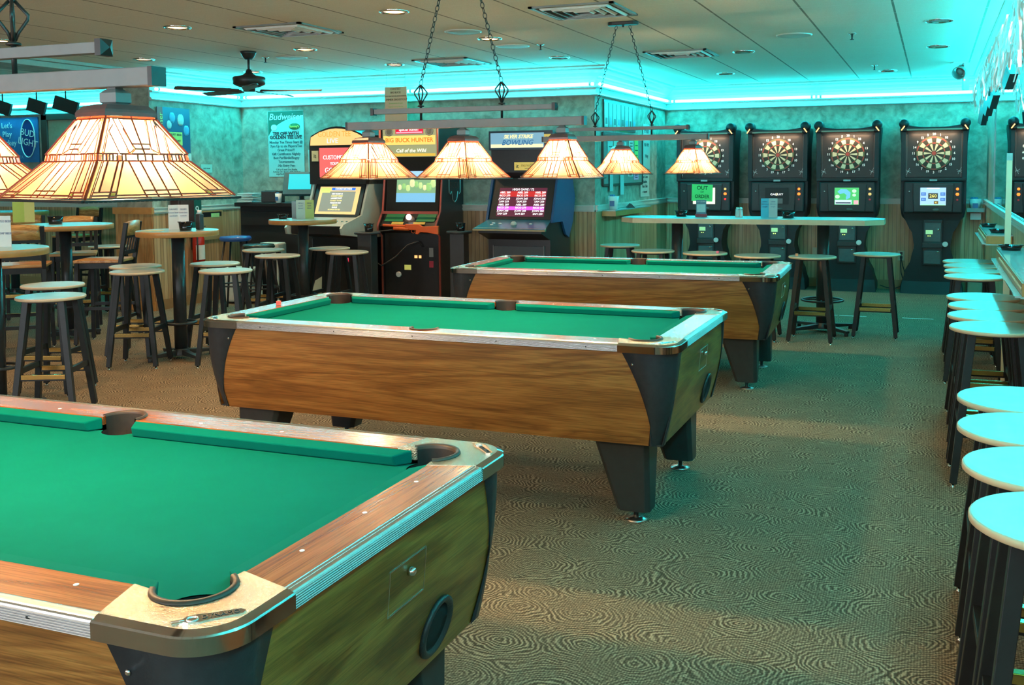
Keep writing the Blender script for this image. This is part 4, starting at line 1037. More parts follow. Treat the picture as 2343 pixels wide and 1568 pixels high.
    part('cam_lock', disc, mat('silver_disc', (0.75, 0.78, 0.76), 0.5, 0.3))
    # screen
    m = MB(); m.box((0.0, -0.092, 1.195), (0.29, 0.01, 0.212)); s = obj('screen', m, BLACK if screen['k'] == 'dark' else glow('screen_'+screen['k'], screen['c'], 1.0), t)
    F = -0.0985
    def rect(name, x0, z0, x1, z1, m_, y=F):
        mm = MB(); mm.box(((x0+x1)/2, y, (z0+z1)/2), (x1-x0, 0.001, z1-z0)); return obj(name, mm, m_, s)
    k = screen['k']
    if k == 'score':
        rect('score_panel', -0.055, 1.165, 0.055, 1.235, glow('score_black', (0.03, 0.04, 0.03), 1)); text('score_lettering', '260', 0.055, glow('score_yellow', (1.0, 0.85, 0.15), 1.4), s, (0, F-0.002, 1.20))
        for x0 in (-0.135, 0.082):
            for z0 in (1.205, 1.14): rect('score_panel', x0, z0, x0+0.055, z0+0.04, glow('score_blue', (0.05, 0.15, 0.45), 1)); text('score_lettering', '301', 0.026, glow('score_cyan', (0.3, 0.6, 1), 1), s, (x0+0.027, F-0.002, z0+0.02))
        rect('score_panel', 0.01, 1.105, 0.06, 1.14, glow('score_brown', (0.15, 0.1, 0.02), 1)); text('score_lettering', '41', 0.028, glow('score_gold', (1, 0.8, 0.2), 1.2), s, (0.035, F-0.002, 1.122))
        rect('score_bar', -0.07, 1.29-0.002, 0.07, 1.298, WHITEGLOW); rect('score_bar', -0.14, 1.09, 0.14, 1.097, glow('score_green', (0.3, 0.9, 0.3), 1))
    elif k == 'golf':
        m = MB(); pts = [(-0.11, 1.25), (-0.07, 1.285), (0.0, 1.28), (0.045, 1.24), (0.04, 1.18), (0.0, 1.155), (-0.01, 1.17), (0.0, 1.21), (-0.03, 1.235), (-0.08, 1.225)]
        m.prism(pts, F-0.001, F, lambda x, z, y: (x, y, z)); obj('lake', m, glow('lake_blue', (0.12, 0.45, 1.0), 1), s)
        for cx, cz, r in ((0.09, 1.26, 0.026), (0.09, 1.21, 0.022), (-0.11, 1.19, 0.028)):
            m = MB(); m.lathe([(0.001, 0), (r, 0)], seg=18, capt=False, capb=False); [setattr(v, 'co', Vector((cx+v.co.x, F-0.001, cz+v.co.y*0.8))) for v in m.bm.verts]; obj('green', m, glow('lake_lawn', (0.5, 1.0, 0.5), 1), s)
        rect('caption_bar', -0.14, 1.095, 0.06, 1.15, glow('cap_blue', (0.55, 0.75, 0.9), 1)); rect('caption_bar', -0.13, 1.105, 0.05, 1.122, glow('cap_dark', (0.02, 0.04, 0.06), 1), F-0.001)
        rect('logo_panel', 0.085, 1.095, 0.14, 1.145, glow('cap_pink', (1, 0.35, 0.4), 1))
    elif k == 'dark':
        text('screen_lettering', 'GALAXY', 0.035, WHITEGLOW, s, (0, F, 1.215), sx=1.2); text('screen_lettering', 'II', 0.05, glow('gold_ii', (1, 0.9, 0.5), 1), s, (0, F-0.001, 1.215))
        for x0 in (-0.07, 0.01): rect('reflection_panel', x0, 1.10, x0+0.065, 1.165, mat('screen_grey', (0.10, 0.12, 0.12), 0.3))
    elif k == 'sign':
        m = MB(); m.box((-0.012, -0.0, 0), (0.275, 0.002, 0.22)); sg = obj('paper_sign', m, mat('green_paper', (0.22, 0.72, 0.20), 0.7, noise=0.02), t, loc=(-0.01, -0.103, 1.235)); sg.rotation_euler = (0, 0.03, 0)
        INK = mat('dark_green_ink', (0.01, 0.10, 0.02), 0.7, noise=0)
        text('sign_lettering', 'OUT', 0.072, INK, sg, (-0.012, -0.0015, 0.062), sx=0.95, bold=0.0015); text('sign_lettering', 'OF', 0.034, INK, sg, (-0.012, -0.0015, 0.01), bold=0.0006); text('sign_lettering', 'ORDER', 0.062, INK, sg, (-0.012, -0.0015, -0.05), sx=0.95, bold=0.0015)
    return t
make_dart(-2.80, 'leftmost dart machine with a green out of order paper taped to its screen', {'k': 'sign', 'c': (0.8, 0.9, 0.6), 'lamps': 'yor'})
make_dart(-1.865, 'second dart machine from the left, dark screen with small white lettering', {'k': 'dark', 'c': (0, 0, 0), 'lamps': 'ood'})
make_dart(-1.01, 'third dart machine from the left, green and blue golf picture on its screen', {'k': 'golf', 'c': (0.05, 0.45, 0.12), 'lamps': 'yyd'})
make_dart(-0.010, 'rightmost dart machine, light blue score screen reading 260', {'k': 'score', 'c': (0.35, 0.55, 0.85), 'lamps': 'ood'})

# ---------------------------------------------------------------- arcade machines
def extr(m, prof, x0, x1):   # side profile (y, z) extruded along x
    m.prism(prof, x0, x1, lambda y, z, x: (x, y, z)); tri(m.bm)
def quadpart(name, pts, m_, parent, th=0.003):
    m = MB(); P = [Vector(p) for p in pts]; n = (P[1]-P[0]).cross(P[2]-P[1]).normalized()
    V = m.grid([[p for p in P], [p+n*th for p in P]], True, False); m.cap(V[0]); m.cap(V[1]); return obj(name, m, m_, parent)
def plane_map(origin, ux, uz):
    o, ux, uz = Vector(origin), Vector(ux).normalized(), Vector(uz).normalized(); n = ux.cross(uz)
    return (lambda u, v, w=0.0: tuple(o+ux*u+uz*v+n*w)), Matrix((ux, uz, n)).transposed().to_euler()
ARCBLACK = mat('arcade_black', (0.018, 0.017, 0.018), 0.35, noise=0.12)
# golf machine
t = thing('golf_arcade_machine', 'white and black golf arcade machine with an arched glowing marquee and tilted screen', 'arcade machine', (-6.26, 9.76, 0), -0.08); t.scale = (0.90, 1, 1)
WS = mat('arcade_white_side', (0.42, 0.46, 0.42), 0.4, noise=0.04)
side = [(0.05, 0), (0.05, 0.80), (-0.42, 0.86), (-0.44, 0.93), (-0.40, 0.97), (-0.06, 1.06), (0.10, 1.47), (-0.10, 1.80), (-0.14, 2.00), (0.60, 2.06), (0.78, 1.80), (0.74, 1.2), (0.62, 0.85), (0.62, 0)]
lowside = [(0.05, 0), (0.05, 0.80), (-0.42, 0.86), (-0.44, 0.93), (-0.40, 0.97), (-0.06, 1.06), (0.10, 1.47), (0.55, 1.50), (0.70, 1.30), (0.62, 0.95), (0.40, 0.82), (0.40, 0)]
for sx in (-1, 1):
    m = MB(); extr(m, lowside[1:-2]+[(0.40, 0.80)], sx*0.40, sx*0.43); obj('side_panel', m, WS, t)
m = MB(); extr(m, [(0.0, 0.0), (0.0, 0.80), (-0.36, 0.86), (-0.36, 0.945), (-0.05, 1.03), (0.12, 1.45), (0.10, 1.86), (0.62, 1.86), (0.62, 0)], -0.395, 0.395); obj('cabinet', m, ARCBLACK, t)
m = MB(); m.prism([(-0.43, 1.40), (0.43, 1.40), (0.43, 1.86), (0.40, 1.95)] + [(0.40-0.80*k/10, 1.95+0.10*math.sin(PI*k/10)) for k in range(1, 10)] + [(-0.40, 1.95), (-0.43, 1.86)], 0.02, 0.55, lambda x, z, y: (x, y, z)); tri(m.bm); obj('upper_cabinet', m, ARCBLACK, t)
m = MB(); m.prism([(-0.40, 1.84), (0.40, 1.84), (0.39, 1.93)] + [(0.385-0.77*k/10, 1.94+0.085*math.sin(PI*k/10)) for k in range(1, 10)] + [(-0.39, 1.93)], 0.005, 0.02, lambda x, z, y: (x, y, z)); tri(m.bm)
mq = obj('marquee', m, glow('marquee_gold', (0.95, 0.55, 0.2), 0.9), t); text('marquee_lettering', 'GOLDEN TEE', 0.085, glow('marq_orange', (0.9, 0.35, 0.05), 0.9), mq, (-0.02, 0.0, 1.96)); text('marquee_lettering', 'LIVE', 0.075, glow('marq_blue', (0.55, 0.65, 0.8), 1), mq, (-0.05, 0.0, 1.885), sx=1.3)
m = MB(); m.box((-0.03, 0.015, 1.645), (0.47, 0.01, 0.33)); pp = obj('lit_panel', m, glow('panel_red', (0.85, 0.13, 0.12), 0.9), t)
for z, s_, w in ((1.70, 'CUSTOMIZE', 0.065), (1.63, 'YOUR', 0.05), (1.555, 'GOLFER', 0.085)): text('panel_lettering', s_, w, WHITEGLOW, pp, (-0.03, 0.008, z))
m = MB(); m.box((-0.335, 0.015, 1.72), (0.10, 0.01, 0.12)); sk = obj('sticker', m, mat('sticker_cream', (0.6, 0.55, 0.32), 0.5), t); text('sticker_lettering', 'it', 0.07, mat('sticker_ink', (0.05, 0.05, 0.03), 0.5, noise=0), sk, (-0.335, 0.008, 1.72))
f, eu = plane_map((0, -0.05, 1.035), (1, 0, 0), (0, 0.17, 0.42))
quadpart('screen_bezel', [f(-0.37, 0.0, 0.002), f(0.37, 0.0, 0.002), f(0.37, 0.44, 0.002), f(-0.37, 0.44, 0.002)], BLACKPL, t)
sc = quadpart('screen', [f(-0.31, 0.03, 0.006), f(0.31, 0.03, 0.006), f(0.31, 0.36, 0.006), f(-0.31, 0.36, 0.006)], glow('golf_screen', (0.95, 0.62, 0.25), 0.85), t)
quadpart('screen_panel', [f(-0.26, 0.06, 0.010), f(0.25, 0.06, 0.010), f(0.25, 0.30, 0.010), f(-0.26, 0.30, 0.010)], glow('golf_grey', (0.30, 0.33, 0.26), 0.7), sc)
quadpart('screen_panel', [f(-0.29, 0.285, 0.012), f(-0.14, 0.285, 0.012), f(-0.14, 0.345, 0.012), f(-0.29, 0.345, 0.012)], glow('golf_lime', (0.75, 0.8, 0.2), 0.8), sc)
quadpart('screen_panel', [f(-0.12, 0.315, 0.012), f(0.24, 0.315, 0.012), f(0.24, 0.345, 0.012), f(-0.12, 0.345, 0.012)], glow('golf_blue', (0.05, 0.2, 0.75), 0.9), sc)
text('screen_lettering', 'COURSE RECORDS', 0.030, WHITEGLOW, sc, f(0.06, 0.33, 0.016), eu)
for k, s_ in enumerate(['BEST SCORE 18', 'LONGEST DRIVE', 'LONGEST PUTT', 'CLOSEST TO PIN', 'HOLES IN ONE', 'BIRDIES', 'EAGLES', 'ROUNDS PLAYED']): text('screen_lettering', s_, 0.024, (WHITEGLOW, glow('txt_y', (1, 0.85, 0.3), 1))[k % 2], sc, f(-0.02, 0.27-k*0.027, 0.016), eu)
f2, eu2 = plane_map((0, -0.36, 0.945), (1, 0, 0), (0, 0.31, 0.085))
quadpart('control_deck', [f2(-0.395, 0, 0.001), f2(0.395, 0, 0.001), f2(0.395, 0.31, 0.001), f2(-0.395, 0.31, 0.001)], mat('deck_grey', (0.35, 0.42, 0.42), 0.3), t, 0.006)
m = MB(); m.sphere(f2(0, 0.14, 0.01), 0.036, 18); obj('trackball', m, mat('ball_white', (0.7, 0.75, 0.75), 0.15), t)
for u in (-0.25, -0.17, 0.17, 0.25, 0.32): m = MB(); m.sphere(f2(u, 0.16, 0.008), 0.016, 12, (1, 1, 0.5)); obj('push_button', m, mat('btn_teal', (0.1, 0.3, 0.35), 0.3), t)
m = MB(); m.box((0.02, -0.005, 0.62), (0.035, 0.012, 0.04)); obj('coin_slot', m, glow('coin_amber', (1, 0.55, 0.2), 1.2), t)
m = MB(); m.box((0.15, -0.005, 0.55), (0.018, 0.012, 0.045)); obj('coin_slot', m, glow('coin_red', (1, 0.05, 0.1), 2), t)
for x in (-0.39, 0.39): m = MB(); m.box((x, -0.004, 0.42), (0.008, 0.01, 0.72)); obj('edge_trim', m, mat('edge_grey', (0.14, 0.13, 0.13), 0.4), t)

# shooting machine with red trim
t = thing('shooting_arcade_machine', 'tall black hunting arcade machine with red edge trim and an orange toy rifle', 'arcade machine', (-5.36, 9.84, 0), 0.06)
m = MB(); extr(m, [(0, 0), (0, 0.86), (-0.10, 0.94), (0.04, 1.08), (0.10, 1.50), (0.0, 1.72), (-0.02, 2.04), (0.55, 2.04), (0.64, 1.6), (0.64, 0)], -0.33, 0.33); obj('cabinet', m, ARCBLACK, t)
sd = [(0.66, 0), (0.66, 1.55), (0.56, 2.07), (-0.04, 2.07), (-0.04, 1.70), (0.06, 1.48), (0.0, 1.10), (-0.13, 0.95), (-0.13, 0.90), (-0.03, 0.83), (-0.03, 0)]
for sx in (-1, 1):
    m = MB(); extr(m, sd, sx*0.335, sx*0.358); sp_ = obj('side_panel', m, ARCBLACK, t)
    m = MB(); pth = [(sx*0.347, y, z) for y, z in sd[3:]]; m.tube([(sx*0.347, -0.04, 2.07)]+pth[1:], 0.013, 6); obj('edge_trim', m, mat('red_trim', (0.42, 0.08, 0.06), 0.35), sp_)
m = MB(); m.box((0, -0.04, 1.088), (0.68, 0.02, 0.03)); obj('edge_trim', m, mat('red_trim', (0.42, 0.08, 0.06), 0.35), t)
m = MB(); m.box((0, -0.012, 1.86), (0.64, 0.02, 0.32)); mq = obj('marquee', m, glow('buck_sky', (0.35, 0.38, 0.2), 0.6), t)
def rc(name, x0, z0, x1, z1, y, m_, par):
    mm = MB(); mm.box(((x0+x1)/2, y, (z0+z1)/2), (x1-x0, 0.003, z1-z0)); return obj(name, mm, m_, par)
rc('marquee_band', -0.31, 1.83, 0.31, 1.93, -0.024, glow('buck_yellow', (0.9, 0.62, 0.15), 0.8), mq); rc('marquee_band', -0.31, 1.705, 0.31, 1.735, -0.024, glow('buck_gold', (0.6, 0.4, 0.05), 0.9), mq)
rc('led_sign', -0.16, 1.95, 0.17, 2.02, -0.03, glow('led_back', (0.5, 0.0, 0.03), 1), mq); rc('led_bar', -0.15, 1.955, 0.16, 1.972, -0.033, glow('led_pink', (1, 0.25, 0.35), 1.1), mq)
text('led_lettering', 'Special Stands!', 0.04, WHITEGLOW, mq, (0.0, -0.034, 1.995)); text('marquee_lettering', 'BIG BUCK HUNTER', 0.066, glow('buck_orange', (0.75, 0.2, 0.01), 0.7), mq, (0, -0.028, 1.88), bold=0.001)
text('marquee_lettering', 'Call of the Wild', 0.055, glow('buck_white', (1, 1, 0.7), 1.2), mq, (0.02, -0.028, 1.765), shear=0.2)
for sx in (-1, 1):
    m = MB(); m.lathe([(0.035, 0), (0.045, 0.006), (0.05, 0)], seg=20); [setattr(v, 'co', Vector((sx*0.24+v.co.x, -0.026-v.co.z, 1.975+v.co.y))) for v in m.bm.verts]; obj('speaker', m, mat('speaker_grey', (0.2, 0.24, 0.24), 0.3), mq)
f, eu = plane_map((0, 0.035, 1.10), (1, 0, 0), (0, 0.06, 0.42))
quadpart('screen_glass', [f(-0.315, 0.0, 0.006), f(0.315, 0.0, 0.006), f(0.315, 0.56, 0.006), f(-0.315, 0.56, 0.006)], mat('dark_glass', (0.02, 0.022, 0.022), 0.08), t)
sc = quadpart('screen', [f(-0.20, 0.10, 0.010), f(0.27, 0.10, 0.010), f(0.27, 0.50, 0.010), f(-0.20, 0.50, 0.010)], glow('buck_screen', (0.22, 0.42, 0.22), 0.8), t)
quadpart('screen_sky', [f(-0.20, 0.38, 0.014), f(0.27, 0.38, 0.014), f(0.27, 0.50, 0.014), f(-0.20, 0.50, 0.014)], glow('buck_blue', (0.35, 0.6, 1.0), 0.9), sc)
quadpart('screen_water', [f(-0.20, 0.10, 0.014), f(0.27, 0.10, 0.014), f(0.27, 0.20, 0.014), f(-0.20, 0.20, 0.014)], glow('buck_water', (0.2, 0.5, 0.75), 0.8), sc)
random.seed(4)
for k in range(9):
    u = -0.16+k*0.05; m = MB(); c = Vector(f(u, 0.28+random.uniform(-.03, .03), 0.016)); m.sphere(c, random.uniform(0.025, 0.045), 10, (0.8, 0.1, 1.4)); obj('screen_tree', m, glow('tree_%d' % (k % 3), ((0.75, 0.75, 0.4), (0.3, 0.6, 0.2), (0.55, 0.75, 0.3))[k % 3], 0.8), sc)
f3, eu3 = plane_map((0, -0.10, 0.945), (1, 0, 0), (0, 0.14, 0.135))
for sx in (-1, 1): quadpart('instruction_panel', [f3(sx*0.19-0.11, 0.06, 0.004), f3(sx*0.19+0.11, 0.06, 0.004), f3(sx*0.19+0.11, 0.17, 0.004), f3(sx*0.19-0.11, 0.17, 0.004)], mat('panel_green', (0.03, 0.22, 0.09), 0.3), t); quadpart('warning_label', [f3(sx*0.13-0.07, 0.015, 0.006), f3(sx*0.13+0.07, 0.015, 0.006), f3(sx*0.13+0.07, 0.05, 0.006), f3(sx*0.13-0.07, 0.05, 0.006)], mat('label_amber', (0.6, 0.42, 0.08), 0.4), t)
m = MB(); m.sphere(f3(0.0, 0.09, 0.045), 0.033, 16, (1, 0.7, 1)); obj('start_button', m, glow('start_white', (1.0, 0.85, 0.75), 3.0), t)
m = MB(); m.sphere(f3(0.0, 0.09, 0.0), 0.062, 16, (1, 0.4, 0.8)); obj('button_housing', m, mat('housing', (0.2, 0.14, 0.12), 0.3), t)
for x, z, w_, h_, m_, n in ((0.05, 0.60, 0.035, 0.03, glow('coin_a', (1.0, 0.45, 0.15), 1.2), 'coin_slot'), (0.10, 0.60, 0.03, 0.03, glow('coin_a', (1.0, 0.45, 0.15), 1.2), 'coin_slot'), (0.235, 0.65, 0.05, 0.10, mat('slot_grey', (0.25, 0.26, 0.26), 0.35), 'bill_acceptor'),
                       (0.235, 0.52, 0.05, 0.07, mat('slot_red', (0.4, 0.03, 0.06), 0.4), 'bill_label'), (-0.05, 0.48, 0.08, 0.055, mat('slot_yellow', (0.65, 0.6, 0.2), 0.4, emit=(0.5, 0.5, 0.1), es=0.4), 'price_label')): rc(n, x-w_/2, z-h_/2, x+w_/2, z+h_/2, -0.004, m_, t)
m = MB(); m.lathe([(0.032, 0), (0.032, 0.012), (0.024, 0.018)], seg=20); [setattr(v, 'co', Vector((-0.16+v.co.x, -0.002-v.co.z, 0.40+v.co.y))) for v in m.bm.verts]; obj('cam_lock', m, mat('silver_disc', (0.75, 0.78, 0.76), 0.5, 0.3), t)
cr = [(0.22, 1.50), (0.22, 1.30), (0.26, 1.28), (0.29, 1.31), (0.32, 1.22), (0.38, 1.19), (0.44, 1.22), (0.47, 1.31), (0.50, 1.28), (0.54, 1.30), (0.54, 1.50)]
m = MB(); m.tube([(0.3605, y, z) for y, z in cr], 0.006, 6); obj('crest_outline', m, mat('crest_grey', (0.35, 0.38, 0.36), 0.4), sp_)
text('crest_lettering', 'BUCK', 0.10, mat('crest_red', (0.16, 0.05, 0.04), 0.5), sp_, (0.3595, 0.38, 1.38), (PI/2, 0, PI/2))
g = thing('toy_rifle', 'bright orange toy rifle lying across the front of the hunting machine', 'toy gun', (-5.27, 9.655, 0.935), 0.06)
OR = mat('rifle_orange', (0.9, 0.13, 0.02), 0.35, noise=0.03)
m = MB(); m.tube([(-0.33, 0, 0.02), (-0.05, 0, 0.012)], 0.014, 10); obj('barrel', m, OR, g)
m = MB(); m.tube([(-0.20, 0, -0.012), (-0.02, 0, -0.018)], 0.020, 10); obj('fore_end', m, OR, g)
m = MB(); m.prism([(-0.06, 0.035), (0.10, 0.035), (0.14, 0.01), (0.33, 0.02), (0.33, -0.075), (0.20, -0.055), (0.12, -0.05), (0.09, -0.075), (0.06, -0.07), (0.07, -0.03), (-0.06, -0.025)], -0.018, 0.018, lambda x, z, y: (x, y, z)); tri(m.bm); obj('stock', m, OR, g, bevel=0.006)
m = MB(); m.torus((0.03, 0, -0.04), 0.022, 0.003, n=(0, 1, 0), seg=16, ss=6); obj('trigger_guard', m, OR, g)
m = MB(); m.tube([(-0.20, 0.0, -0.03), (-0.42, -0.03, -0.05), (-0.45, -0.05, -0.20), (-0.43, -0.06, -0.36), (-0.33, -0.05, -0.42), (-0.20, 0.02, -0.33), (-0.08, 0.08, -0.20), (0.03, 0.13, -0.16), (0.06, 0.16, -0.22)], 0.008, 8); obj('cable', m, BLACKPL, g)

# bowling machine
t = thing('bowling_arcade_machine', 'blue and black bowling arcade machine with a slanted screen, right of the hunting machine', 'arcade machine', (-4.03, 9.72, 0), 0.0)
BLUE = mat('arcade_blue', (0.02, 0.09, 0.22), 0.35, noise=0.04)
sd = [(0.12, 0.0), (0.12, 0.80), (-0.30, 0.93), (-0.30, 0.96), (0.0, 1.03), (0.16, 1.47), (0.06, 1.52), (0.10, 1.95), (0.58, 1.98), (0.66, 1.5), (0.60, 1.15), (0.46, 0.86), (0.62, 0.8), (0.62, 0)]
m = MB(); extr(m, [(0.0, 0), (0.0, 0.82), (-0.25, 0.90), (-0.25, 0.945), (0.02, 1.02), (0.20, 1.46), (0.10, 1.52), (0.10, 1.94), (0.60, 1.94), (0.60, 0)], -0.35, 0.35); obj('cabinet', m, ARCBLACK, t)
for sx in (-1, 1):
    m = MB(); extr(m, [(-0.01, 1.00), (0.17, 1.47), (0.62, 1.47), (0.70, 1.25), (0.64, 1.0), (0.50, 0.82), (0.40, 0.86), (0.30, 1.0)], sx*0.355, sx*0.378); obj('side_fin', m, BLUE, t)
m = MB(); m.box((0, 0.085, 1.855), (0.72, 0.05, 0.20)); obj('marquee_frame', m, mat('marquee_frame_blue', (0.02, 0.05, 0.07), 0.3), t)
m = MB(); m.box((-0.035, 0.055, 1.855), (0.60, 0.01, 0.155)); mq = obj('marquee', m, glow('bowl_marquee', (0.2, 0.42, 0.55), 0.7), t)
rc('marquee_floor', -0.33, 1.78, 0.26, 1.815, 0.047, glow('bowl_yellow', (0.95, 0.8, 0.4), 1), mq)
text('marquee_lettering', 'SILVER STRIKE', 0.052, glow('bowl_gold', (0.9, 0.8, 0.35), 1), mq, (-0.02, 0.045, 1.892), shear=0.3, bold=0.0015); text('marquee_lettering', 'BOWLING', 0.075, glow('bowl_cyan', (0.02, 0.12, 0.25), 1), mq, (-0.03, 0.045, 1.83), shear=0.3, bold=0.0015)
for v_, (x0, z0, w_, h_) in enumerate(((0.305, 1.87, 0.075, 0.09), (0.05, 1.585, 0.27, 0.085))):
    st_ = rc('sticker', x0-w_/2, z0-h_/2, x0+w_/2, z0+h_/2, 0.055 if v_ == 0 else 0.096, mat('sticker_amber', (0.7, 0.5, 0.12), 0.4, emit=(0.8, 0.55, 0.12), es=0.35), t)
    INK2 = mat('sticker_ink', (0.05, 0.05, 0.03), 0.5, noise=0)
    text('sticker_lettering', 'it', 0.06, INK2, st_, (x0 if v_ == 0 else x0-0.10, 0.052 if v_ == 0 else 0.093, z0))
    if v_: text('sticker_lettering', 'incredible', 0.045, mat('sticker_gold', (0.55, 0.35, 0.03), 0.4), st_, (x0+0.03, 0.093, z0+0.01)); text('sticker_lettering', 'technologies', 0.018, INK2, st_, (x0+0.03, 0.093, z0-0.022))
f, eu = plane_map((0, 0.02, 1.03), (1, 0, 0), (0, 0.18, 0.44))
quadpart('screen_bezel', [f(-0.345, 0, 0.002), f(0.345, 0, 0.002), f(0.345, 0.46, 0.002), f(-0.345, 0.46, 0.002)], BLACKPL, t)
sc = quadpart('screen', [f(-0.27, 0.03, 0.006), f(0.27, 0.03, 0.006), f(0.27, 0.35, 0.006), f(-0.27, 0.35, 0.006)], glow('bowl_screen', (0.10, 0.02, 0.04), 0.9), t)
quadpart('screen_band', [f(-0.26, 0.25, 0.010), f(0.26, 0.25, 0.010), f(0.26, 0.31, 0.010), f(-0.26, 0.31, 0.010)], glow('bowl_red', (0.6, 0.03, 0.03), 0.8), sc)
quadpart('screen_band', [f(-0.27, 0.10, 0.010), f(0.26, 0.10, 0.010), f(0.26, 0.14, 0.010), f(-0.27, 0.14, 0.010)], glow('bowl_magenta', (0.75, 0.1, 0.95), 0.9), sc)
text('screen_lettering', 'HIGH GAME / 72', 0.034, WHITEGLOW, sc, f(0.0, 0.33, 0.014), eu)
for cxx in (-0.20, 0.0, 0.20):
    for k in range(8): text('screen_lettering', ('ABEL 289', 'RICO 279', 'JOAN 268', 'SAM 259')[k % 4], 0.030, WHITEGLOW, sc, f(cxx, 0.295-k*0.034, 0.014), eu)
f2, eu2 = plane_map((0, -0.25, 0.945), (1, 0, 0), (0, 0.27, 0.075))
quadpart('control_deck', [f2(-0.40, -0.03, 0.001), f2(0.40, -0.03, 0.001), f2(0.35, 0.28, 0.001), f2(-0.35, 0.28, 0.001)], mat('deck_blue', (0.03, 0.16, 0.22), 0.25), t, 0.008)
m = MB(); extr(m, [(-0.285, 0.925), (-0.285, 0.94), (-0.25, 0.955), (-0.25, 0.925)], -0.40, 0.40); obj('deck_edge', m, mat('deck_gold', (0.35, 0.30, 0.16), 0.4), t)
m = MB(); m.sphere(f2(0.0, 0.12, 0.01), 0.034, 18); obj('trackball', m, mat('ball_amber', (0.5, 0.55, 0.5), 0.15), t)
for u, v in ((-0.24, 0.10), (-0.24, 0.15), (-0.16, 0.14), (0.18, 0.14)): m = MB(); m.sphere(f2(u, v, 0.01), 0.014, 12, (1.4, 1, 0.6)); obj('push_button', m, WHITEPLATE, t)
m = MB(); m.box((0, -0.006, 0.42), (0.56, 0.015, 0.66)); obj('front_door', m, mat('door_grey', (0.05, 0.055, 0.058), 0.4), t)
for x in (-0.285, 0.285): m = MB(); m.box((x, -0.01, 0.42), (0.01, 0.02, 0.68)); obj('edge_trim', m, mat('edge_grey', (0.14, 0.13, 0.13), 0.4), t)
m = MB(); m.box((0, 0.165, 1.485), (0.09, 0.01, 0.022)); obj('badge', m, mat('badge_grey', (0.4, 0.42, 0.42), 0.4), t)

# ---------------------------------------------------------------- ceiling fittings
def ceil_lamp(x, y, lit, label):
    t = thing('recessed_ceiling_light', label, 'ceiling light', (x, y, 0), 0, 'lit recessed ceiling lights' if lit else 'unlit recessed ceiling lights on the right')
    m = MB(); r = 0.085
    m.lathe([(r+0.02, CEIL-0.0005), (r+0.02, CEIL-0.006), (r+0.004, CEIL-0.011), (r, CEIL-0.004), (r-0.006, CEIL-0.001)], seg=32, capb=False, capt=False); obj('trim_ring', m, CHROME, t)
    m = MB(); m.lathe([(0.002, CEIL-0.002), (r-0.012, CEIL-0.002)], seg=28, capb=False, capt=False)
    obj('lens', m, glow('downlight_lens', (1.0, 0.62, 0.26), 5.0) if lit else mat('unlit_lens', (0.25, 0.24, 0.2), 0.5), t)
LL = ['lit warm ceiling light above the front left stools, second lit one from the left', 'lit warm ceiling light near the pillar at the left', 'lit warm ceiling light just right of the ceiling fan', 'largest lit warm ceiling light at the top middle of the photo',
      'lit warm ceiling light farthest back, above the hunting machine', 'lit warm ceiling light behind the chain of the middle pool light', 'lit warm ceiling light half hidden behind the fan rod', 'lit warm ceiling light cut off at the left edge']
for (x, y), l in zip(LIT[:8], LL): ceil_lamp(x, y, True, l)
for (x, y) in LIT[8:]: ceil_lamp(x, y, True, 'lit warm ceiling light above the pool tables, outside the photo')
UL = ['unlit ceiling light above the bowling machine', 'unlit ceiling light right of the square vent by the farthest pool light', 'unlit ceiling light close to the dart wall, left of the others there', 'nearest unlit ceiling light at the top right',
      'second unlit ceiling light at the top right, above the wall-corner spotlight', 'unlit ceiling light close to the dart wall, above the rightmost dart machines']
for (x, y), l in zip(UNLIT, UL): ceil_lamp(x, y, False, l)
def vent(x, y, label):
    t = thing('ceiling_vent', label, 'vent', (x, y, 0), 0, 'square ceiling air vents')
    m = MB(); s = 0.29
    for sx, sy in ((-1, 0), (1, 0), (0, -1), (0, 1)): m.box((sx*s, sy*s, CEIL-0.006), (0.03 if sx else 0.61, 0.61 if sx else 0.03, 0.012))
    obj('frame', m, mat('vent_grey', (0.22, 0.21, 0.19), 0.4), t)
    for k, r in enumerate((0.25, 0.19, 0.13, 0.07)):
        m = MB(); rows = [[(x1*w, y1*w, z) for x1, y1 in ((-1, -1), (1, -1), (1, 1), (-1, 1))] for w, z in ((r, CEIL-0.006), (r-0.016, CEIL-0.022), (r-0.017, CEIL-0.021), (r-0.002, CEIL-0.005))]
        m.grid(rows, True, False); obj('louvre_ring', m, mat('louvre_white', (0.8, 0.8, 0.78), 0.3), t)
    m = MB(); m.box((0, 0, CEIL-0.002), (0.56, 0.56, 0.003)); obj('vent_opening', m, mat('vent_dark', (0.03, 0.03, 0.028), 0.8), t)
vent(-4.75, 6.78, 'square ceiling vent left of the top middle of the photo, nearest the fan'); vent(-4.63, 9.42, 'square ceiling vent behind the left chain of the middle pool light, near the arcade wall')
vent(-2.30, 9.69, 'square ceiling vent right of the farthest pool light chains'); vent(-2.32, 6.83, 'square ceiling vent at the top edge of the photo, beside the small oval lamp canopy')
def speaker(x, y, label, r=0.15):
    t = thing('ceiling_speaker', label, 'speaker', (x, y, 0), 0, 'round white ceiling speakers')
    m = MB(); m.lathe([(r, CEIL-0.0005), (r, CEIL-0.004), (r-0.012, CEIL-0.009)], seg=36, capb=False, capt=False); obj('ring', m, mat('speaker_white', (0.6, 0.6, 0.54), 0.4), t)
    m = MB(); m.lathe([(0.002, CEIL-0.012), (r*0.5, CEIL-0.011), (r-0.012, CEIL-0.008)], seg=36, capb=False, capt=False); obj('grille', m, mat('speaker_mesh', (0.5, 0.49, 0.42), 0.5), t)
speaker(-3.56, 7.45, 'larger-looking round ceiling speaker between the chains of the middle pool light'); speaker(-3.56, 8.48, 'round ceiling speaker just right of the chain of the middle pool light')
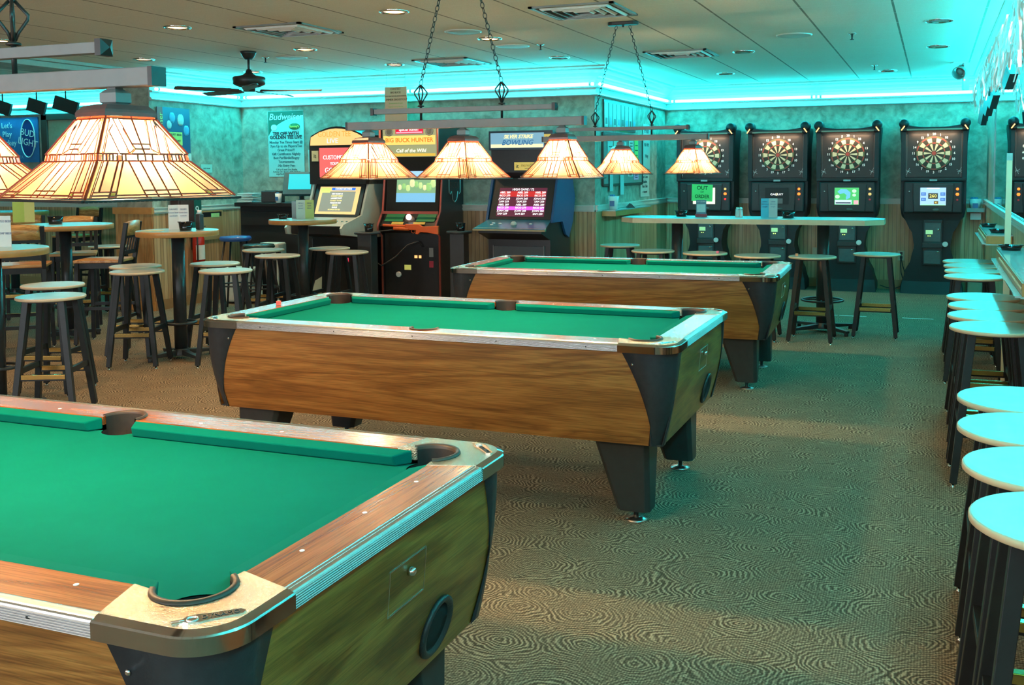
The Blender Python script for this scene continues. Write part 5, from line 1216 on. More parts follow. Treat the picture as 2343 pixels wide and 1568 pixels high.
speaker(-1.12, 8.77, 'round ceiling speaker at the upper right, over the long high table'); speaker(-5.88, 8.42, 'round ceiling speaker right of the ceiling fan')
def sprinkler(x, y, label):
    t = thing('fire_sprinkler', label, 'sprinkler', (x, y, 0), 0, 'ceiling fire sprinklers')
    m = MB(); m.lathe([(0.035, CEIL-0.0005), (0.033, CEIL-0.006), (0.012, CEIL-0.010)], seg=16); obj('escutcheon', m, CHROME, t)
    m = MB(); m.lathe([(0.008, CEIL-0.05), (0.006, CEIL-0.04), (0.009, CEIL-0.01)], seg=10); m.lathe([(0.017, CEIL-0.054), (0.017, CEIL-0.051)], seg=14); obj('head', m, DARKSTEEL, t)
sprinkler(-3.285, 8.465, 'fire sprinkler right of the middle pool light chains'); sprinkler(-0.66, 8.86, 'fire sprinkler right of the upper right ceiling speaker'); sprinkler(-0.63, 11.66, 'fire sprinkler close to the dart wall'); sprinkler(-6.10, 8.30, 'fire sprinkler right of the ceiling fan rod')

# ceiling fan
t = thing('ceiling_fan', 'dark bronze ceiling fan hanging at the upper left before the cyan moulding', 'ceiling fan', (-5.963, 7.856, 0), 0.15)
FAN = mat('fan_bronze', (0.028, 0.03, 0.028), 0.4, 0.3)
m = MB(); m.lathe([(0.03, CEIL-0.075), (0.05, CEIL-0.055), (0.068, CEIL-0.02), (0.075, CEIL-0.001)], seg=28); obj('canopy', m, FAN, t)
m = MB(); m.lathe([(0.011, CEIL-0.20), (0.011, CEIL-0.06)], seg=12); obj('down_rod', m, FAN, t)
z = CEIL-0.20
m = MB(); m.lathe([(0.055, z-0.17), (0.055, z-0.135), (0.10, z-0.125), (0.145, z-0.105), (0.15, z-0.045), (0.14, z-0.035), (0.06, z-0.02), (0.035, z+0.0), (0.02, z+0.035)], seg=32); obj('motor_housing', m, FAN, t)
for k in range(5):
    a = 0.20+k*2*PI/5; c, s = math.cos(a), math.sin(a)
    m = MB(); rows = []
    for r, w in ((0.10, 0.02), (0.16, 0.03), (0.19, 0.05), (0.24, 0.058), (0.45, 0.07), (0.60, 0.068), (0.66, 0.055), (0.68, 0.02)):
        rows.append([(r*c-w*s, r*s+w*c, z-0.165+0.010), (r*c+w*s, r*s-w*c, z-0.165-0.010), (r*c+w*s, r*s-w*c, z-0.159-0.010), (r*c-w*s, r*s+w*c, z-0.159+0.010)])
    V = m.grid(rows, True, False); m.cap(V[0]); m.cap(V[-1]); obj('blade', m, mat('fan_blade', (0.035, 0.035, 0.032), 0.45), t)

# spot lamp on a bracket in the corner
t = thing('corner_spotlight', 'small spotlight on a bracket hanging from the ceiling at the upper right corner', 'spotlight', (0.22, 11.75, CEIL), 0.3)
m = MB(); m.box((0, 0, -0.004), (0.14, 0.10, 0.008)); obj('mount', m, TRIMW, t)
m = MB(); m.box((0.075, 0, -0.15), (0.06, 0.06, 0.29)); obj('bracket', m, mat('bracket_white', (0.5, 0.52, 0.5), 0.4), t, bevel=0.004)
m = MB(); m.tube([(0.05, 0.05, -0.07), (-0.015, -0.05, -0.12)], [0.055, 0.066], 20, cap=False); m.sphere((0.03, 0.02, -0.085), 0.05, 14); m.torus((-0.015, -0.05, -0.12), 0.066, 0.006, n=(-0.5, -0.8, -0.4)); obj('lamp_head', m, mat('lamp_grey', (0.2, 0.2, 0.19), 0.35), t)
m = MB(); m.sphere((0.05, -0.034, -0.19), 0.009, 8); obj('indicator', m, glow('ind_red', (1, 0.1, 0.1), 2), t)

# ---------------------------------------------------------------- mirror wall
t = thing('wall_mirror', 'tall mirror panels along the right wall reflecting the dart machines', 'mirror', (0, 0, 0))
for y0, y1 in ((8.91, 11.78), (6.0, 8.90), (3.1, 5.99), (0.2, 3.09), (-2.7, 0.19)):
    m = MB(); m.box((0.5965, (y0+y1)/2, 1.745), (0.005, y1-y0, 1.17)); obj('mirror_panel', m, MIRROR, t)
m = MB()
for z in (1.157, 2.338): m.box((0.592, 4.54, z), (0.012, 14.5, 0.012))
m.box((0.592, 11.79, 1.745), (0.012, 0.02, 1.19)); obj('mirror_frame', m, mat('mirror_channel', (0.10, 0.16, 0.15), 0.25, 0.7), t)
# drink ledges under the mirror
CYL = mat('ledge_laminate', (0.42, 0.50, 0.48), 0.12, spec=0.8)
def ledge(y0, y1, label):
    t = thing('drink_ledge', label, 'shelf', (0.588, (y0+y1)/2, 0), 0, 'wooden drink and cue ledges on the mirror wall')
    L = y1-y0
    m = MB(); m.box((-0.095, 0, 1.0), (0.19, L, 0.012)); obj('top_board', m, CYL, t)
    m = MB(); m.box((-0.188, 0, 0.962), (0.012, L, 0.062)).box((-0.095, -L/2+0.006, 0.962), (0.18, 0.012, 0.062)).box((-0.095, L/2-0.006, 0.962), (0.18, 0.012, 0.062)); obj('front_board', m, OAKEDGE, t)
    m = MB(); m.box((-0.21, 0, 0.93), (0.03, L, 0.008)).box((-0.10, 0, 0.925), (0.2, L, 0.01)); obj('cue_rest', m, CYL, t)
    for k in range(int(L/0.06)):
        if k < 30: m = MB(); m.lathe([(0.008, 0), (0.008, 0.004)], seg=8); [setattr(v, 'co', Vector((-0.1945-v.co.z, -L/2+0.04+0.06*k+v.co.x, 0.965+v.co.y))) for v in m.bm.verts]; obj('dowel_hole', m, mat('hole_pale', (0.8, 0.62, 0.4), 0.5), t)
    return t
ledge(8.75, 10.25, 'far drink ledge under the mirror, with two black ashtrays on it'); ledge(5.2, 7.35, 'near drink ledge under the mirror, cut off by the right edge of the photo')
t = thing('corner_shelf', 'small clear corner shelf on the dart wall beside the mirror', 'shelf', (0.482, 13.585, 1.0))
m = MB(); m.box((0, -0.08, 0), (0.20, 0.16, 0.01)).box((0, -0.155, 0.02), (0.20, 0.006, 0.05)); obj('tray', m, mat('shelf_teal', (0.3, 0.42, 0.4), 0.15), t)
m = MB(); m.box((0, -0.05, -0.06), (0.12, 0.10, 0.08)); obj('bracket_cup', m, WHITEPLATE, t)
def cup(name, x, y, z, label, r=0.05, h=0.13, col=None, cat='cup'):
    t = thing(name, label, cat, (x, y, z))
    m = MB(); m.lathe([(r*0.78, 0), (r, h), (r*0.94, h), (r*0.72, 0.006)], seg=24, capt=True); obj('body', m, col or WHITEPLATE, t)
    m = MB(); m.box((0, -r*0.9, h*0.45), (r*0.9, 0.006, h*0.4)); obj('print', m, mat('cup_blue', (0.03, 0.15, 0.35), 0.4), t)
    m = MB(); random.seed(3)
    for k in range(5): m.sphere((random.uniform(-.5, .5)*r, random.uniform(-.5, .5)*r, h+0.002), r*0.38, 8)
    obj('contents', m, mat('cup_fill', (0.05, 0.22, 0.45), 0.5), t)
    return t
cup('plastic_tub', 0.475, 13.505, 1.006, 'white plastic tub of dart tips on the corner shelf beside the mirror', 0.068, 0.15)
def ashtray(x, y, z, label, r=0.055, h=0.05, grp='black ashtrays on the bar tables'):
    t = thing('ashtray', label, 'ashtray', (x, y, z), 0.3, grp)
    m = MB(); m.lathe([(r*0.8, 0), (r*0.85, 0.008), (r, h), (r*0.9, h), (r*0.72, 0.012), (0.002, 0.010)], seg=24, capt=False); obj('bowl', m, mat('black_glass', (0.01, 0.01, 0.01), 0.12), t)
    for k in range(4):
        a = k*PI/2; m = MB(); m.box((r*0.95*math.cos(a), r*0.95*math.sin(a), h), (0.02, 0.02, 0.006), rz=a); obj('rim_notch', m, BLACK, t)
ashtray(0.46, 9.85, 1.0065, 'rear black ashtray on the far ledge under the mirror', 0.065, 0.03); ashtray(0.49, 9.0, 1.0065, 'front black ashtray on the far ledge under the mirror', 0.065, 0.03)
ashtray(0.47, 7.15, 1.0065, 'black ashtray on the near ledge under the mirror', 0.07, 0.03)
# pale wooden post standing before the mirror
t = thing('wooden_pole', 'pale upright wooden pole standing against the near ledge before the mirror', 'pole', (0.36, 0, 0))
m = MB(); m.beam((0.11, 7.50, 0.0), (0.12, 7.66, 1.62), 0.044, 0.02, 0.036, 0.018, up=(0, 1, 0)); obj('pole', m, PALEWOOD, t)
m = MB(); m.beam((0.12, 7.657, 1.585), (0.12, 7.662, 1.635), 0.038, 0.021, 0.036, 0.02, up=(0, 1, 0)); obj('pole_tip', m, mat('tip_teal', (0.35, 0.5, 0.48), 0.4), t)
# tinsel with hanging black cards
t = thing('tinsel_garland', 'silver foil tinsel fringe hanging from the neon moulding over the mirror', 'garland', (0.40, 0, 2.36)); t['kind'] = 'stuff'
random.seed(11); m = MB()
def mirror_x(k): return 0
for k in range(340):
    y = 4.6+6.2*(k/340)+random.uniform(-.03, .03); x = random.uniform(-0.05, 0.10); L = random.uniform(0.16, 0.36); w = random.uniform(0.003, 0.008)
    p = Vector((x, y, random.uniform(0.0, 0.04))); a = random.uniform(0, PI); pts = []
    for j in range(5):
        pts.append(Vector(p)); p = p+Vector((random.uniform(-.025, .015), random.uniform(-.02, .02), -L/4))
    d = Vector((math.cos(a), math.sin(a), 0))*w
    m.grid([[q-d, q+d] for q in pts])
fo = obj('foil_strips', m, mat('silver_foil', (0.9, 0.93, 0.93), 0.2, 0.6, noise=0.05), t); fo['kind'] = 'stuff'
m = MB(); m.tube([(0.03, 5.1, 0.03), (0.03, 11.0, 0.03)], 0.006, 6); obj('garland_cord', m, CHROME, t)
BL = ['farthest', 'second farthest', 'third farthest', 'fourth farthest', 'nearest']
for k, (y, z, x) in enumerate(((10.3, 2.00, 0.43), (9.55, 2.01, 0.41), (8.85, 2.02, 0.41), (8.15, 2.04, 0.41), (6.75, 2.08, 0.43))):
    t = thing('hanging_card', BL[k]+' black card hanging in the tinsel over the mirror', 'card', (x-0.02, y, z), 0.3, 'black cards hanging in the tinsel')
    m = MB(); m.box((0, 0, 0), (0.05, 0.09, 0.12), R=Matrix.Rotation(0.35+0.1*k, 3, 'X')); obj('card', m, mat('card_black', (0.02, 0.03, 0.035), 0.3), t)
    m = MB(); m.tube([(0, 0, 0.06), (0.02, 0, 0.37)], 0.0015, 5); obj('string', m, CHROME, t)

# outlet and cords on the dart wall, bin in the corner
t = thing('wall_outlet', 'beige wall outlet with a black plug, between the two right dart machines', 'outlet', (-0.373, 13.582, 0.43))
m = MB(); m.box((0, 0, 0), (0.078, 0.006, 0.125)); obj('cover_plate', m, mat('outlet_beige', (0.6, 0.6, 0.45), 0.4), t, bevel=0.002)
for z in (0.03, -0.022): m = MB(); m.box((0, -0.012, z), (0.03, 0.022, 0.03)); obj('plug', m, BLACKPL, t)
t = thing('wall_outlet', 'small wall outlet behind the two middle dart machines', 'outlet', (-1.43, 13.582, 0.45)); m = MB(); m.box((0, 0, 0), (0.078, 0.006, 0.125)); obj('cover_plate', m, mat('outlet_beige', (0.6, 0.6, 0.45), 0.4), t, bevel=0.002)
t = thing('power_cord', 'looping dark power cords hanging from the outlet to the dart machines', 'cord', (0, 0, 0))
m = MB(); m.tube([(-0.373, 13.56, 0.44), (-0.38, 13.55, 0.36), (-0.37, 13.52, 0.22), (-0.34, 13.5, 0.12), (-0.36, 13.5, 0.05), (-0.44, 13.48, 0.02), (-0.54, 13.46, 0.03), (-0.62, 13.45, 0.06)], 0.006, 8); obj('cord', m, BLACKPL, t)
m = MB(); m.tube([(-0.373, 13.56, 0.40), (-0.35, 13.53, 0.30), (-0.31, 13.5, 0.18), (-0.28, 13.47, 0.11), (-0.30, 13.45, 0.07)], 0.006, 8); obj('cord', m, BLACKPL, t)
t = thing('waste_bin', 'beige waste bin on the floor right of the last dart machine', 'bin', (0.485, 13.42, 0))
m = MB(); m.prism([(-0.085, -0.12), (0.085, -0.12), (0.085, 0.12), (-0.085, 0.12)], 0.0, 0.27); obj('body', m, mat('bin_beige', (0.42, 0.38, 0.26), 0.5), t, bevel=0.01)
m = MB(); m.box((0, 0, 0.275), (0.19, 0.27, 0.03)); obj('rim', m, WHITEPLATE, t, bevel=0.006)
# white tape dashes (throw line)
for k, (x0, x1, y, l) in enumerate(((-1.24, -0.92, 10.93, 'leftmost dash of white tape on the carpet before the dart machines'), (-0.90, -0.63, 10.93, 'middle dash of white tape on the carpet before the dart machines'), (-0.28, 0.02, 10.95, 'rightmost dash of white tape on the carpet, nearest the mirror stools'))):
    m = MB(); m.box(((x0+x1)/2, y, 0.0012), (x1-x0, 0.022, 0.0012)); o = obj('floor_tape', m, mat('white_tape', (0.8, 0.82, 0.8), 0.5)); tag(o, l, 'tape', 'white throw-line tape dashes')

# ---------------------------------------------------------------- side wall: board, notices, shelf
BX = XS+0.001
def side_sheet(name, y0, z0, y1, z1, col, label, cat='paper', off=0.004, text_=None, grp=None, tcol=None):
    t = thing(name, label, cat, (BX+off, (y0+y1)/2, (z0+z1)/2), 0, grp)
    m = MB(); m.box((0.0015, 0, 0), (0.003, abs(y1-y0), abs(z1-z0))); s = obj('sheet', m, mat('sheet_%s' % '_'.join('%d' % (c*100) for c in col), col, 0.6, noise=0.02), t)
    if text_:
        for k, (s_, sz, zz) in enumerate(text_): text('lettering', s_, sz, tcol or mat('ink', (0.02, 0.03, 0.04), 0.6, noise=0), t, (0.0036, 0, zz), (PI/2, 0, PI/2))
    return t
def lines(n, z0, dz, sz): return [(('see bar staff', 'league nights', 'sign up here', 'all welcome')[k % 4], sz, z0-dz*k) for k in range(n)]
t = thing('notice_board', 'framed notice board on the short side wall behind the farthest pool light', 'notice board', (BX, 11.55, 1.66))
m = MB(); m.box((0.008, 0, 0), (0.012, 1.62, 0.56)); obj('board', m, mat('board_grey', (0.22, 0.24, 0.22), 0.7), t)
m = MB()
for s in (-1, 1): m.box((0.012, s*0.81, 0), (0.024, 0.03, 0.59)).box((0.012, 0, s*0.29), (0.024, 1.62, 0.03))
obj('frame', m, mat('frame_dark', (0.04, 0.04, 0.035), 0.4), t)
random.seed(5)
CY = (0.35, 0.55, 0.55)
SH = [(10.90, 11.10, 1.50, 1.88, CY, 'pale blue league sheet at the left end of the notice board'), (11.14, 11.38, 1.60, 1.88, (0.55, 0.58, 0.5), 'second sheet from the left at the top of the notice board'), (11.42, 11.64, 1.55, 1.87, CY, 'third sheet from the left on the notice board'),
      (11.75, 11.95, 1.72, 1.90, (0.6, 0.6, 0.55), 'white notice with dark heading near the middle of the notice board'), (12.0, 12.16, 1.60, 1.90, (0.35, 0.62, 0.15), 'green slip at the right part of the notice board'), (11.72, 11.92, 1.46, 1.56, (0.6, 0.6, 0.56), 'small white notice low in the notice board'), (11.97, 12.18, 1.42, 1.56, (0.85, 0.3, 0.5), 'pink slip at the lower right of the notice board')]
for y0, y1, z0, z1, c, l in SH: side_sheet('notice_sheet', y0, z0, y1, z1, c, l, off=0.016, text_=lines(4, (z1-z0)*0.3, (z1-z0)*0.2, 0.022), grp='sheets pinned to the notice board')
for y0, y1, z0, z1, l in ((10.95, 11.07, 1.30, 1.50, 'left pale blue strip curling below the notice board'), (11.36, 11.50, 1.25, 1.48, 'right pale blue strip hanging below the notice board')): side_sheet('notice_strip', y0, z0, y1, z1, CY, l, off=0.028, grp='pale blue strips below the notice board')
side_sheet('wall_banner', 11.15, 1.99, 11.85, 2.10, (0.12, 0.42, 0.08), 'dark green and yellow banner above the notice board', off=0.006, text_=[('DART LEAGUE', 0.08, 0.0)], tcol=mat('ink_yellow', (0.6, 0.7, 0.1), 0.6, noise=0))
side_sheet('drinks_poster', 12.42, 1.55, 12.75, 2.12, (0.42, 0.5, 0.47), 'tall poster with a black upper band right of the notice board', 'poster', off=0.006, text_=[('Fresh', 0.10, 0.2), ('FISH FRY', 0.06, 0.02), ('Friday', 0.06, -0.12)])
side_sheet('house_rules_notice', 12.30, 1.20, 12.72, 1.50, (0.6, 0.6, 0.55), 'white printed notice low right of the notice board', off=0.006, text_=[('Don\'t Leave', 0.055, 0.10), ('Valuables', 0.055, 0.04), ('Near Table', 0.055, -0.02), ('or Unattended', 0.035, -0.09)])
# row of small framed cards
t = thing('league_plaque', 'row of small cards in a long dark frame high on the short side wall', 'plaque', (BX, 11.42, 2.18))
m = MB(); m.box((0.008, 0, -0.02), (0.014, 1.28, 0.33)); obj('backing', m, mat('frame_dark', (0.04, 0.04, 0.035), 0.4), t)
for k in range(8):
    m = MB(); y = -0.56+0.16*k; m.box((0.017, y, -0.02), (0.004, 0.13, 0.27)); c = obj('card', m, mat('plaque_card%d' % (k % 3), ((0.4, 0.6, 0.58), (0.2, 0.3, 0.3), (0.3, 0.45, 0.45))[k % 3], 0.4), t)
    m = MB(); m.box((0.0195, y, -0.09), (0.002, 0.07, 0.07)); obj('picture', m, mat('plaque_pic%d' % (k % 2), ((0.05, 0.08, 0.08), (0.1, 0.3, 0.5))[k % 2], 0.4), t)
t = thing('wall_ledge', 'narrow wall shelf with a slotted front on the short side wall', 'shelf', (BX+0.012, 11.45, 1.06))
m = MB(); m.box((0.08, 0, 0.03), (0.16, 1.5, 0.012)); obj('top_board', m, CYL, t)
m = MB(); m.box((0.155, 0, -0.005), (0.012, 1.5, 0.055)).box((0.08, -0.745, -0.005), (0.15, 0.012, 0.055)); obj('front_board', m, OAKEDGE, t)
cup('plastic_tub', XS+0.10, 10.86, 1.097, 'white tub with blue writing on the slotted wall shelf', 0.06, 0.15)
t = thing('folded_glasses_case', 'small black object lying on the slotted wall shelf', 'case', (XS+0.11, 11.5, 1.097), 0.4)
m = MB(); m.prism([(-0.05, 0), (0.05, 0), (0.0, 0.05)], -0.08, 0.08, lambda x, z, y: (x, y, z)); obj('body', m, BLACKPL, t, bevel=0.004)

# ---------------------------------------------------------------- posters on the arcade and left walls
MY = YA-0.002
def wall_poster(name, x0, z0, x1, z1, col, label, tilt=0.0):
    t = thing(name, label, 'poster', ((x0+x1)/2, MY, (z0+z1)/2)); t.rotation_euler[1] = tilt
    m = MB(); m.box((0, -0.003, 0), (x1-x0, 0.006, z1-z0)); obj('sheet', m, mat('p_'+name, col, 0.4, noise=0.02), t); return t
INK = mat('ink', (0.02, 0.03, 0.04), 0.6, noise=0)
def pt(t, s, size, x, z, m_=None, **k): return text('lettering', s, size, m_ or INK, t, (x, -0.0075, z), **k)
t = wall_poster('golf_poster', -7.70, 1.485, -7.18, 2.29, (0.30, 0.68, 0.66), 'tall golf tee-off poster with a script heading, on the wall left of the golf machine')
m = MB(); top = [(-0.255, 0.10)]+[(-0.255+0.51*k/10, 0.115+0.225*math.sin(PI/2*k/10)**0.7) for k in range(1, 11)]+[(0.255, 0.40), (-0.255, 0.40)]; m.prism(top, -0.0075, -0.006, lambda x, z, y: (x, y, z)); tri(m.bm); obj('poster_header', m, mat('poster_green', (0.02, 0.14, 0.09), 0.4), t)
PW = mat('poster_white', (0.7, 0.85, 0.85), 0.5, noise=0)
text('lettering', 'Budweiser', 0.115, PW, t, (0.0, -0.009, 0.33), shear=0.25, bold=0.001); m = MB(); m.sphere((-0.17, -0.008, 0.20), 0.045, 16, (1, 0.08, 0.9)); obj('golf_ball_print', m, PW, t)
m = MB(); m.sphere((0.13, -0.009, 0.21), 0.08, 20, (1, 0.04, 0.5)); obj('oval_logo', m, mat('poster_oval', (0.02, 0.16, 0.05), 0.5), t); text('lettering', "Sammy's", 0.04, mat('poster_yellow', (0.75, 0.75, 0.15), 0.5, noise=0), t, (0.13, -0.0145, 0.21), bold=0.001)
pt(t, 'TEE OFF WITH', 0.058, 0, 0.125, bold=0.0022); pt(t, 'GOLDEN TEE LIVE', 0.058, 0, 0.08, bold=0.0022)
BI = mat('poster_blue_ink', (0.02, 0.13, 0.16), 0.6, noise=0)
for k, s_ in enumerate(['Monday Tee Times Start @', '7pm Up to six Players/Tee', 'Great Prizes!!!', 'Gift Certificates Nightly', 'Best Par/Birdie/Bogey', 'Tournaments', '-No Entry Fee-']): pt(t, s_, 0.043, 0, 0.02-0.048*k, BI, bold=0.0008)
for k, s_ in enumerate(['Call or E-mail Gus Kuehn', 'Activity Dir. @ 651-429-2333 or', 'sugarkuehn22@msn.com']): pt(t, s_, 0.03, 0, -0.315-0.027*k)
t = wall_poster('small_notice', -7.12, 1.54, -6.99, 1.81, (0.35, 0.66, 0.62), 'small pale sheet between the golf poster and the golf machine'); [pt(t, 'notice', 0.03, 0, 0.09-0.04*k, BI) for k in range(5)]
t = wall_poster('contest_poster', -5.87, 1.95, -5.585, 2.50, (0.95, 0.42, 0.26), 'brown contest poster high on the wall above the hunting machine')
t.location.y -= 0.30
for sx in (-1, 1): m = MB(); m.tube([(sx*0.12, -0.003, 0.26), (sx*0.12, -0.003, CEIL-t.location.z)], 0.0015, 5); obj('hanging_string', m, INK, t)
for k, (s_, sz) in enumerate((('CONTEST', 0.03), ('BIG BUCK', 0.03), ("RICK MARTIN'S BIG BUCK HUNTER", 0.017), ('SUMMER SHOOTOUT', 0.032), ('Sponsored by the pub', 0.02), ('Register now at the bar', 0.02), ('Play a game, earn a ticket', 0.02), ('Prizes every month', 0.02))): pt(t, s_, sz, 0, 0.25-0.04*k, mat('ink_brown', (0.16, 0.05, 0.02), 0.6, noise=0) if k < 4 else mat('ink_yellow2', (0.6, 0.5, 0.15), 0.6, noise=0))
# left wall posters (x = -8.1)
def left_sheet(name, y0, z0, y1, z1, col, label, cat='poster', off=0.013):
    t = thing(name, label, cat, (-8.1+off, (y0+y1)/2, (z0+z1)/2)); m = MB(); m.box((0.003, 0, 0), (0.006, y1-y0, z1-z0)); obj('sheet', m, mat('l_'+name, col, 0.35, noise=0.02), t); return t
def lt(t, s, size, y, z, m_=None, d=0.0075, **k): return text('lettering', s, size, m_ or INK, t, (d, y, z), (PI/2, 0, PI/2), **k)
def lrect(t, name, y0, z0, y1, z1, m_, d=0.007):
    m = MB(); m.box((d, (y0+y1)/2, (z0+z1)/2), (0.002, y1-y0, z1-z0)); return obj(name, m, m_, t)
t = left_sheet('football_poster', 9.0, 1.77, 9.53, 2.28, (0.03, 0.09, 0.20), 'dark blue football poster with yellow notes, on the wall right of the pillar')
lrect(t, 'poster_band', -0.265, -0.255, -0.18, 0.255, mat('poster_red', (0.35, 0.03, 0.03), 0.4))
o = lt(t, 'Budweiser', 0.09, -0.21, 0.0, mat('poster_gold', (0.7, 0.6, 0.2), 0.5, noise=0), d=0.009); o.rotation_euler = (0, -PI/2, 0); o.rotation_euler = Matrix(((0, 0, 1), (0, 1, 0), (1, 0, 0))).to_euler() if False else (PI/2, -PI/2, PI/2)
lrect(t, 'yellow_note', -0.10, -0.17, 0.13, -0.02, mat('note_yellow', (0.72, 0.65, 0.15), 0.6)); lt(t, 'DRAFT BEER', 0.035, 0.02, -0.05, d=0.009); lt(t, 'MONDAY', 0.035, 0.02, -0.12, d=0.009)
for k, (y, z, r) in enumerate(((-0.03, 0.14, 0.05), (0.11, 0.12, 0.055), (0.20, 0.0, 0.05), (-0.08, 0.06, 0.04))): m = MB(); m.sphere((0.007, y, z), r, 14, (0.06, 1, 1.3)); obj('helmet_print', m, mat('helmet%d' % (k % 2), ((0.1, 0.3, 0.5), (0.45, 0.5, 0.5))[k % 2], 0.4), t)
t = left_sheet('specials_sheet', 9.20, 1.55, 9.54, 1.76, (0.6, 0.66, 0.62), 'white specials sheet just below the football poster', 'paper'); lt(t, 'SPECIALS', 0.06, 0.0, 0.0); lt(t, 'EVERY DAY', 0.03, 0, 0.06); m = MB(); m.sphere((0.007, 0.08, -0.07), 0.035, 12, (0.1, 1, 1)); obj('round_logo', m, mat('logo_green', (0.05, 0.3, 0.12), 0.5), t)
t = left_sheet('corner_notice', 9.70, 1.54, 9.90, 1.64, (0.30, 0.58, 0.52), 'small pale notice on the left wall near the corner', 'paper'); lt(t, 'EXIT PLAN', 0.025, 0, 0)
t = left_sheet('wall_box', 9.66, 0.74, 10.04, 1.09, (0.40, 0.24, 0.11), 'flat wooden panel box with a black slot on the left wall wainscot', 'box', 0.03); lrect(t, 'slot', -0.17, 0.10, 0.17, 0.155, BLACK); lrect(t, 'label', -0.02, 0.09, 0.13, 0.14, mat('lab_green', (0.4, 0.62, 0.25), 0.5), 0.009)
t = thing('dark_cabinet', 'small dark brown box mounted on the wall between the pillar and the green banner', 'cabinet', (-8.02, 9.29, 0)); m = MB(); m.box((0, 0, 1.15), (0.12, 0.26, 0.36)); obj('body', m, mat('cab_maroon', (0.05, 0.022, 0.02), 0.4), t, bevel=0.006); m = MB(); m.box((0.062, 0, 1.15), (0.004, 0.2, 0.3)); obj('door', m, mat('cab_maroon2', (0.06, 0.028, 0.025), 0.35), t)
t = thing('standing_banner', 'narrow dark green sign with pale lettering, above the fire extinguisher', 'sign', (-8.04, 9.545, 1.10)); m = MB(); m.box((0, 0, 0), (0.02, 0.16, 0.52)); obj('sheet', m, mat('banner_green', (0.01, 0.10, 0.08), 0.4), t); 
for k, (s_, sz, z) in enumerate((('CLUB', 0.05, 0.2), ('SODA', 0.04, 0.14), ('9.', 0.14, 0.0), ('6', 0.12, -0.12))): text('lettering', s_, sz, PW, t, (0.0105, 0.02, z), (PI/2, 0, PI/2))
t = thing('fire_extinguisher', 'red fire extinguisher with a white label on the left wall', 'fire extinguisher', (-8.0, 9.52, 0.44))
RED = mat('extinguisher_red', (0.55, 0.02, 0.01), 0.25)
m = MB(); m.lathe([(0.05, 0), (0.068, 0.01), (0.068, 0.33), (0.055, 0.37), (0.025, 0.395), (0.02, 0.42)], seg=28); obj('cylinder', m, RED, t)
m = MB(); rows = [[(0.0695*math.cos(a), 0.0695*math.sin(a), z) for a in [math.radians(-75+10*k) for k in range(12)]] for z in (0.09, 0.26)]; m.grid(rows); obj('label', m, PAPER, t)
m = MB(); m.box((0.0, 0, 0.435), (0.035, 0.035, 0.03)).beam((0, -0.02, 0.455), (0.03, 0.09, 0.475), 0.018, 0.008).beam((0, -0.02, 0.44), (0.03, 0.09, 0.43), 0.018, 0.006); obj('valve', m, BLACKPL, t)
m = MB(); m.tube([(0.02, -0.02, 0.43), (0.05, -0.08, 0.38), (0.055, -0.085, 0.2), (0.05, -0.08, 0.08)], 0.009, 8); obj('hose', m, BLACKPL, t)
m = MB(); m.box((-0.075, 0, 0.3), (0.02, 0.05, 0.2)); obj('wall_bracket', m, DARKSTEEL, t)
# rear wall posters at the far left
def rear(name, x0, z0, x1, z1, col, label, rz=0.0):
    t = thing(name, label, 'poster', ((x0+x1)/2, YA-0.02, (z0+z1)/2)); t.rotation_euler[1] = rz; return t
t = rear('hockey_beer_poster', -12.25, 1.70, -11.48, 2.32, None, 'blue hockey beer poster with an oval logo at the far left wall', 0.0)
m = MB(); m.box((0, 0, 0), (0.80, 0.015, 0.62)); obj('sheet', m, mat('beer_blue', (0.03, 0.16, 0.42), 0.3), t)
m = MB(); m.sphere((0.22, -0.012, 0.02), 0.13, 24, (1, 0.03, 2.0)); lg = obj('oval_logo', m, mat('beer_navy', (0.01, 0.04, 0.22), 0.4), t); m = MB(); m.torus((0.22, -0.018, 0.02), 0.26, 0.007, n=(0, 1, 0), ex=0.5, seg=32, xdir=(1, 0, 0)); obj('logo_ring', m, PW, t)
for s_, z in (('BUD', 0.09), ('LIGHT', -0.04)): o = text('lettering', s_, 0.13, PW, t, (0.22, -0.022, z)); o.rotation_euler = (PI/2, 0.2, 0)
for k, s_ in enumerate(("Let's", 'Play', 'Hockey')): text('lettering', s_, 0.11, PW, t, (-0.17, -0.012, 0.2-0.12*k))
text('lettering', 'MINNESOTA', 0.06, mat('beer_pale', (0.2, 0.4, 0.6), 0.5, noise=0), t, (-0.05, -0.012, -0.24))
t = rear('framed_jersey', -11.38, 1.42, -10.0, 2.30, None, 'large dark frame with a black and white sports jersey on the rear wall')
m = MB(); m.box((0, 0, 0), (1.30, 0.02, 0.90)); obj('backing', m, mat('jersey_back', (0.32, 0.30, 0.22), 0.5), t)
m = MB()
for s in (-1, 1): m.box((s*0.64, -0.01, 0), (0.11, 0.05, 0.98)).box((0, -0.01, s*0.45), (1.38, 0.05, 0.09))
obj('frame', m, mat('jersey_frame', (0.06, 0.035, 0.03), 0.35), t, bevel=0.006)
m = MB(); j = [(-0.20, -0.32), (0.20, -0.32), (0.20, 0.05), (0.34, -0.10), (0.44, 0.0), (0.26, 0.26), (0.08, 0.31), (0, 0.27), (-0.08, 0.31), (-0.26, 0.26), (-0.44, 0.0), (-0.34, -0.10), (-0.20, 0.05)]
m.prism(j, -0.022, -0.012, lambda x, z, y: (x, y, z)); tri(m.bm); jo = obj('jersey', m, mat('jersey_black', (0.03, 0.025, 0.025), 0.7), t)
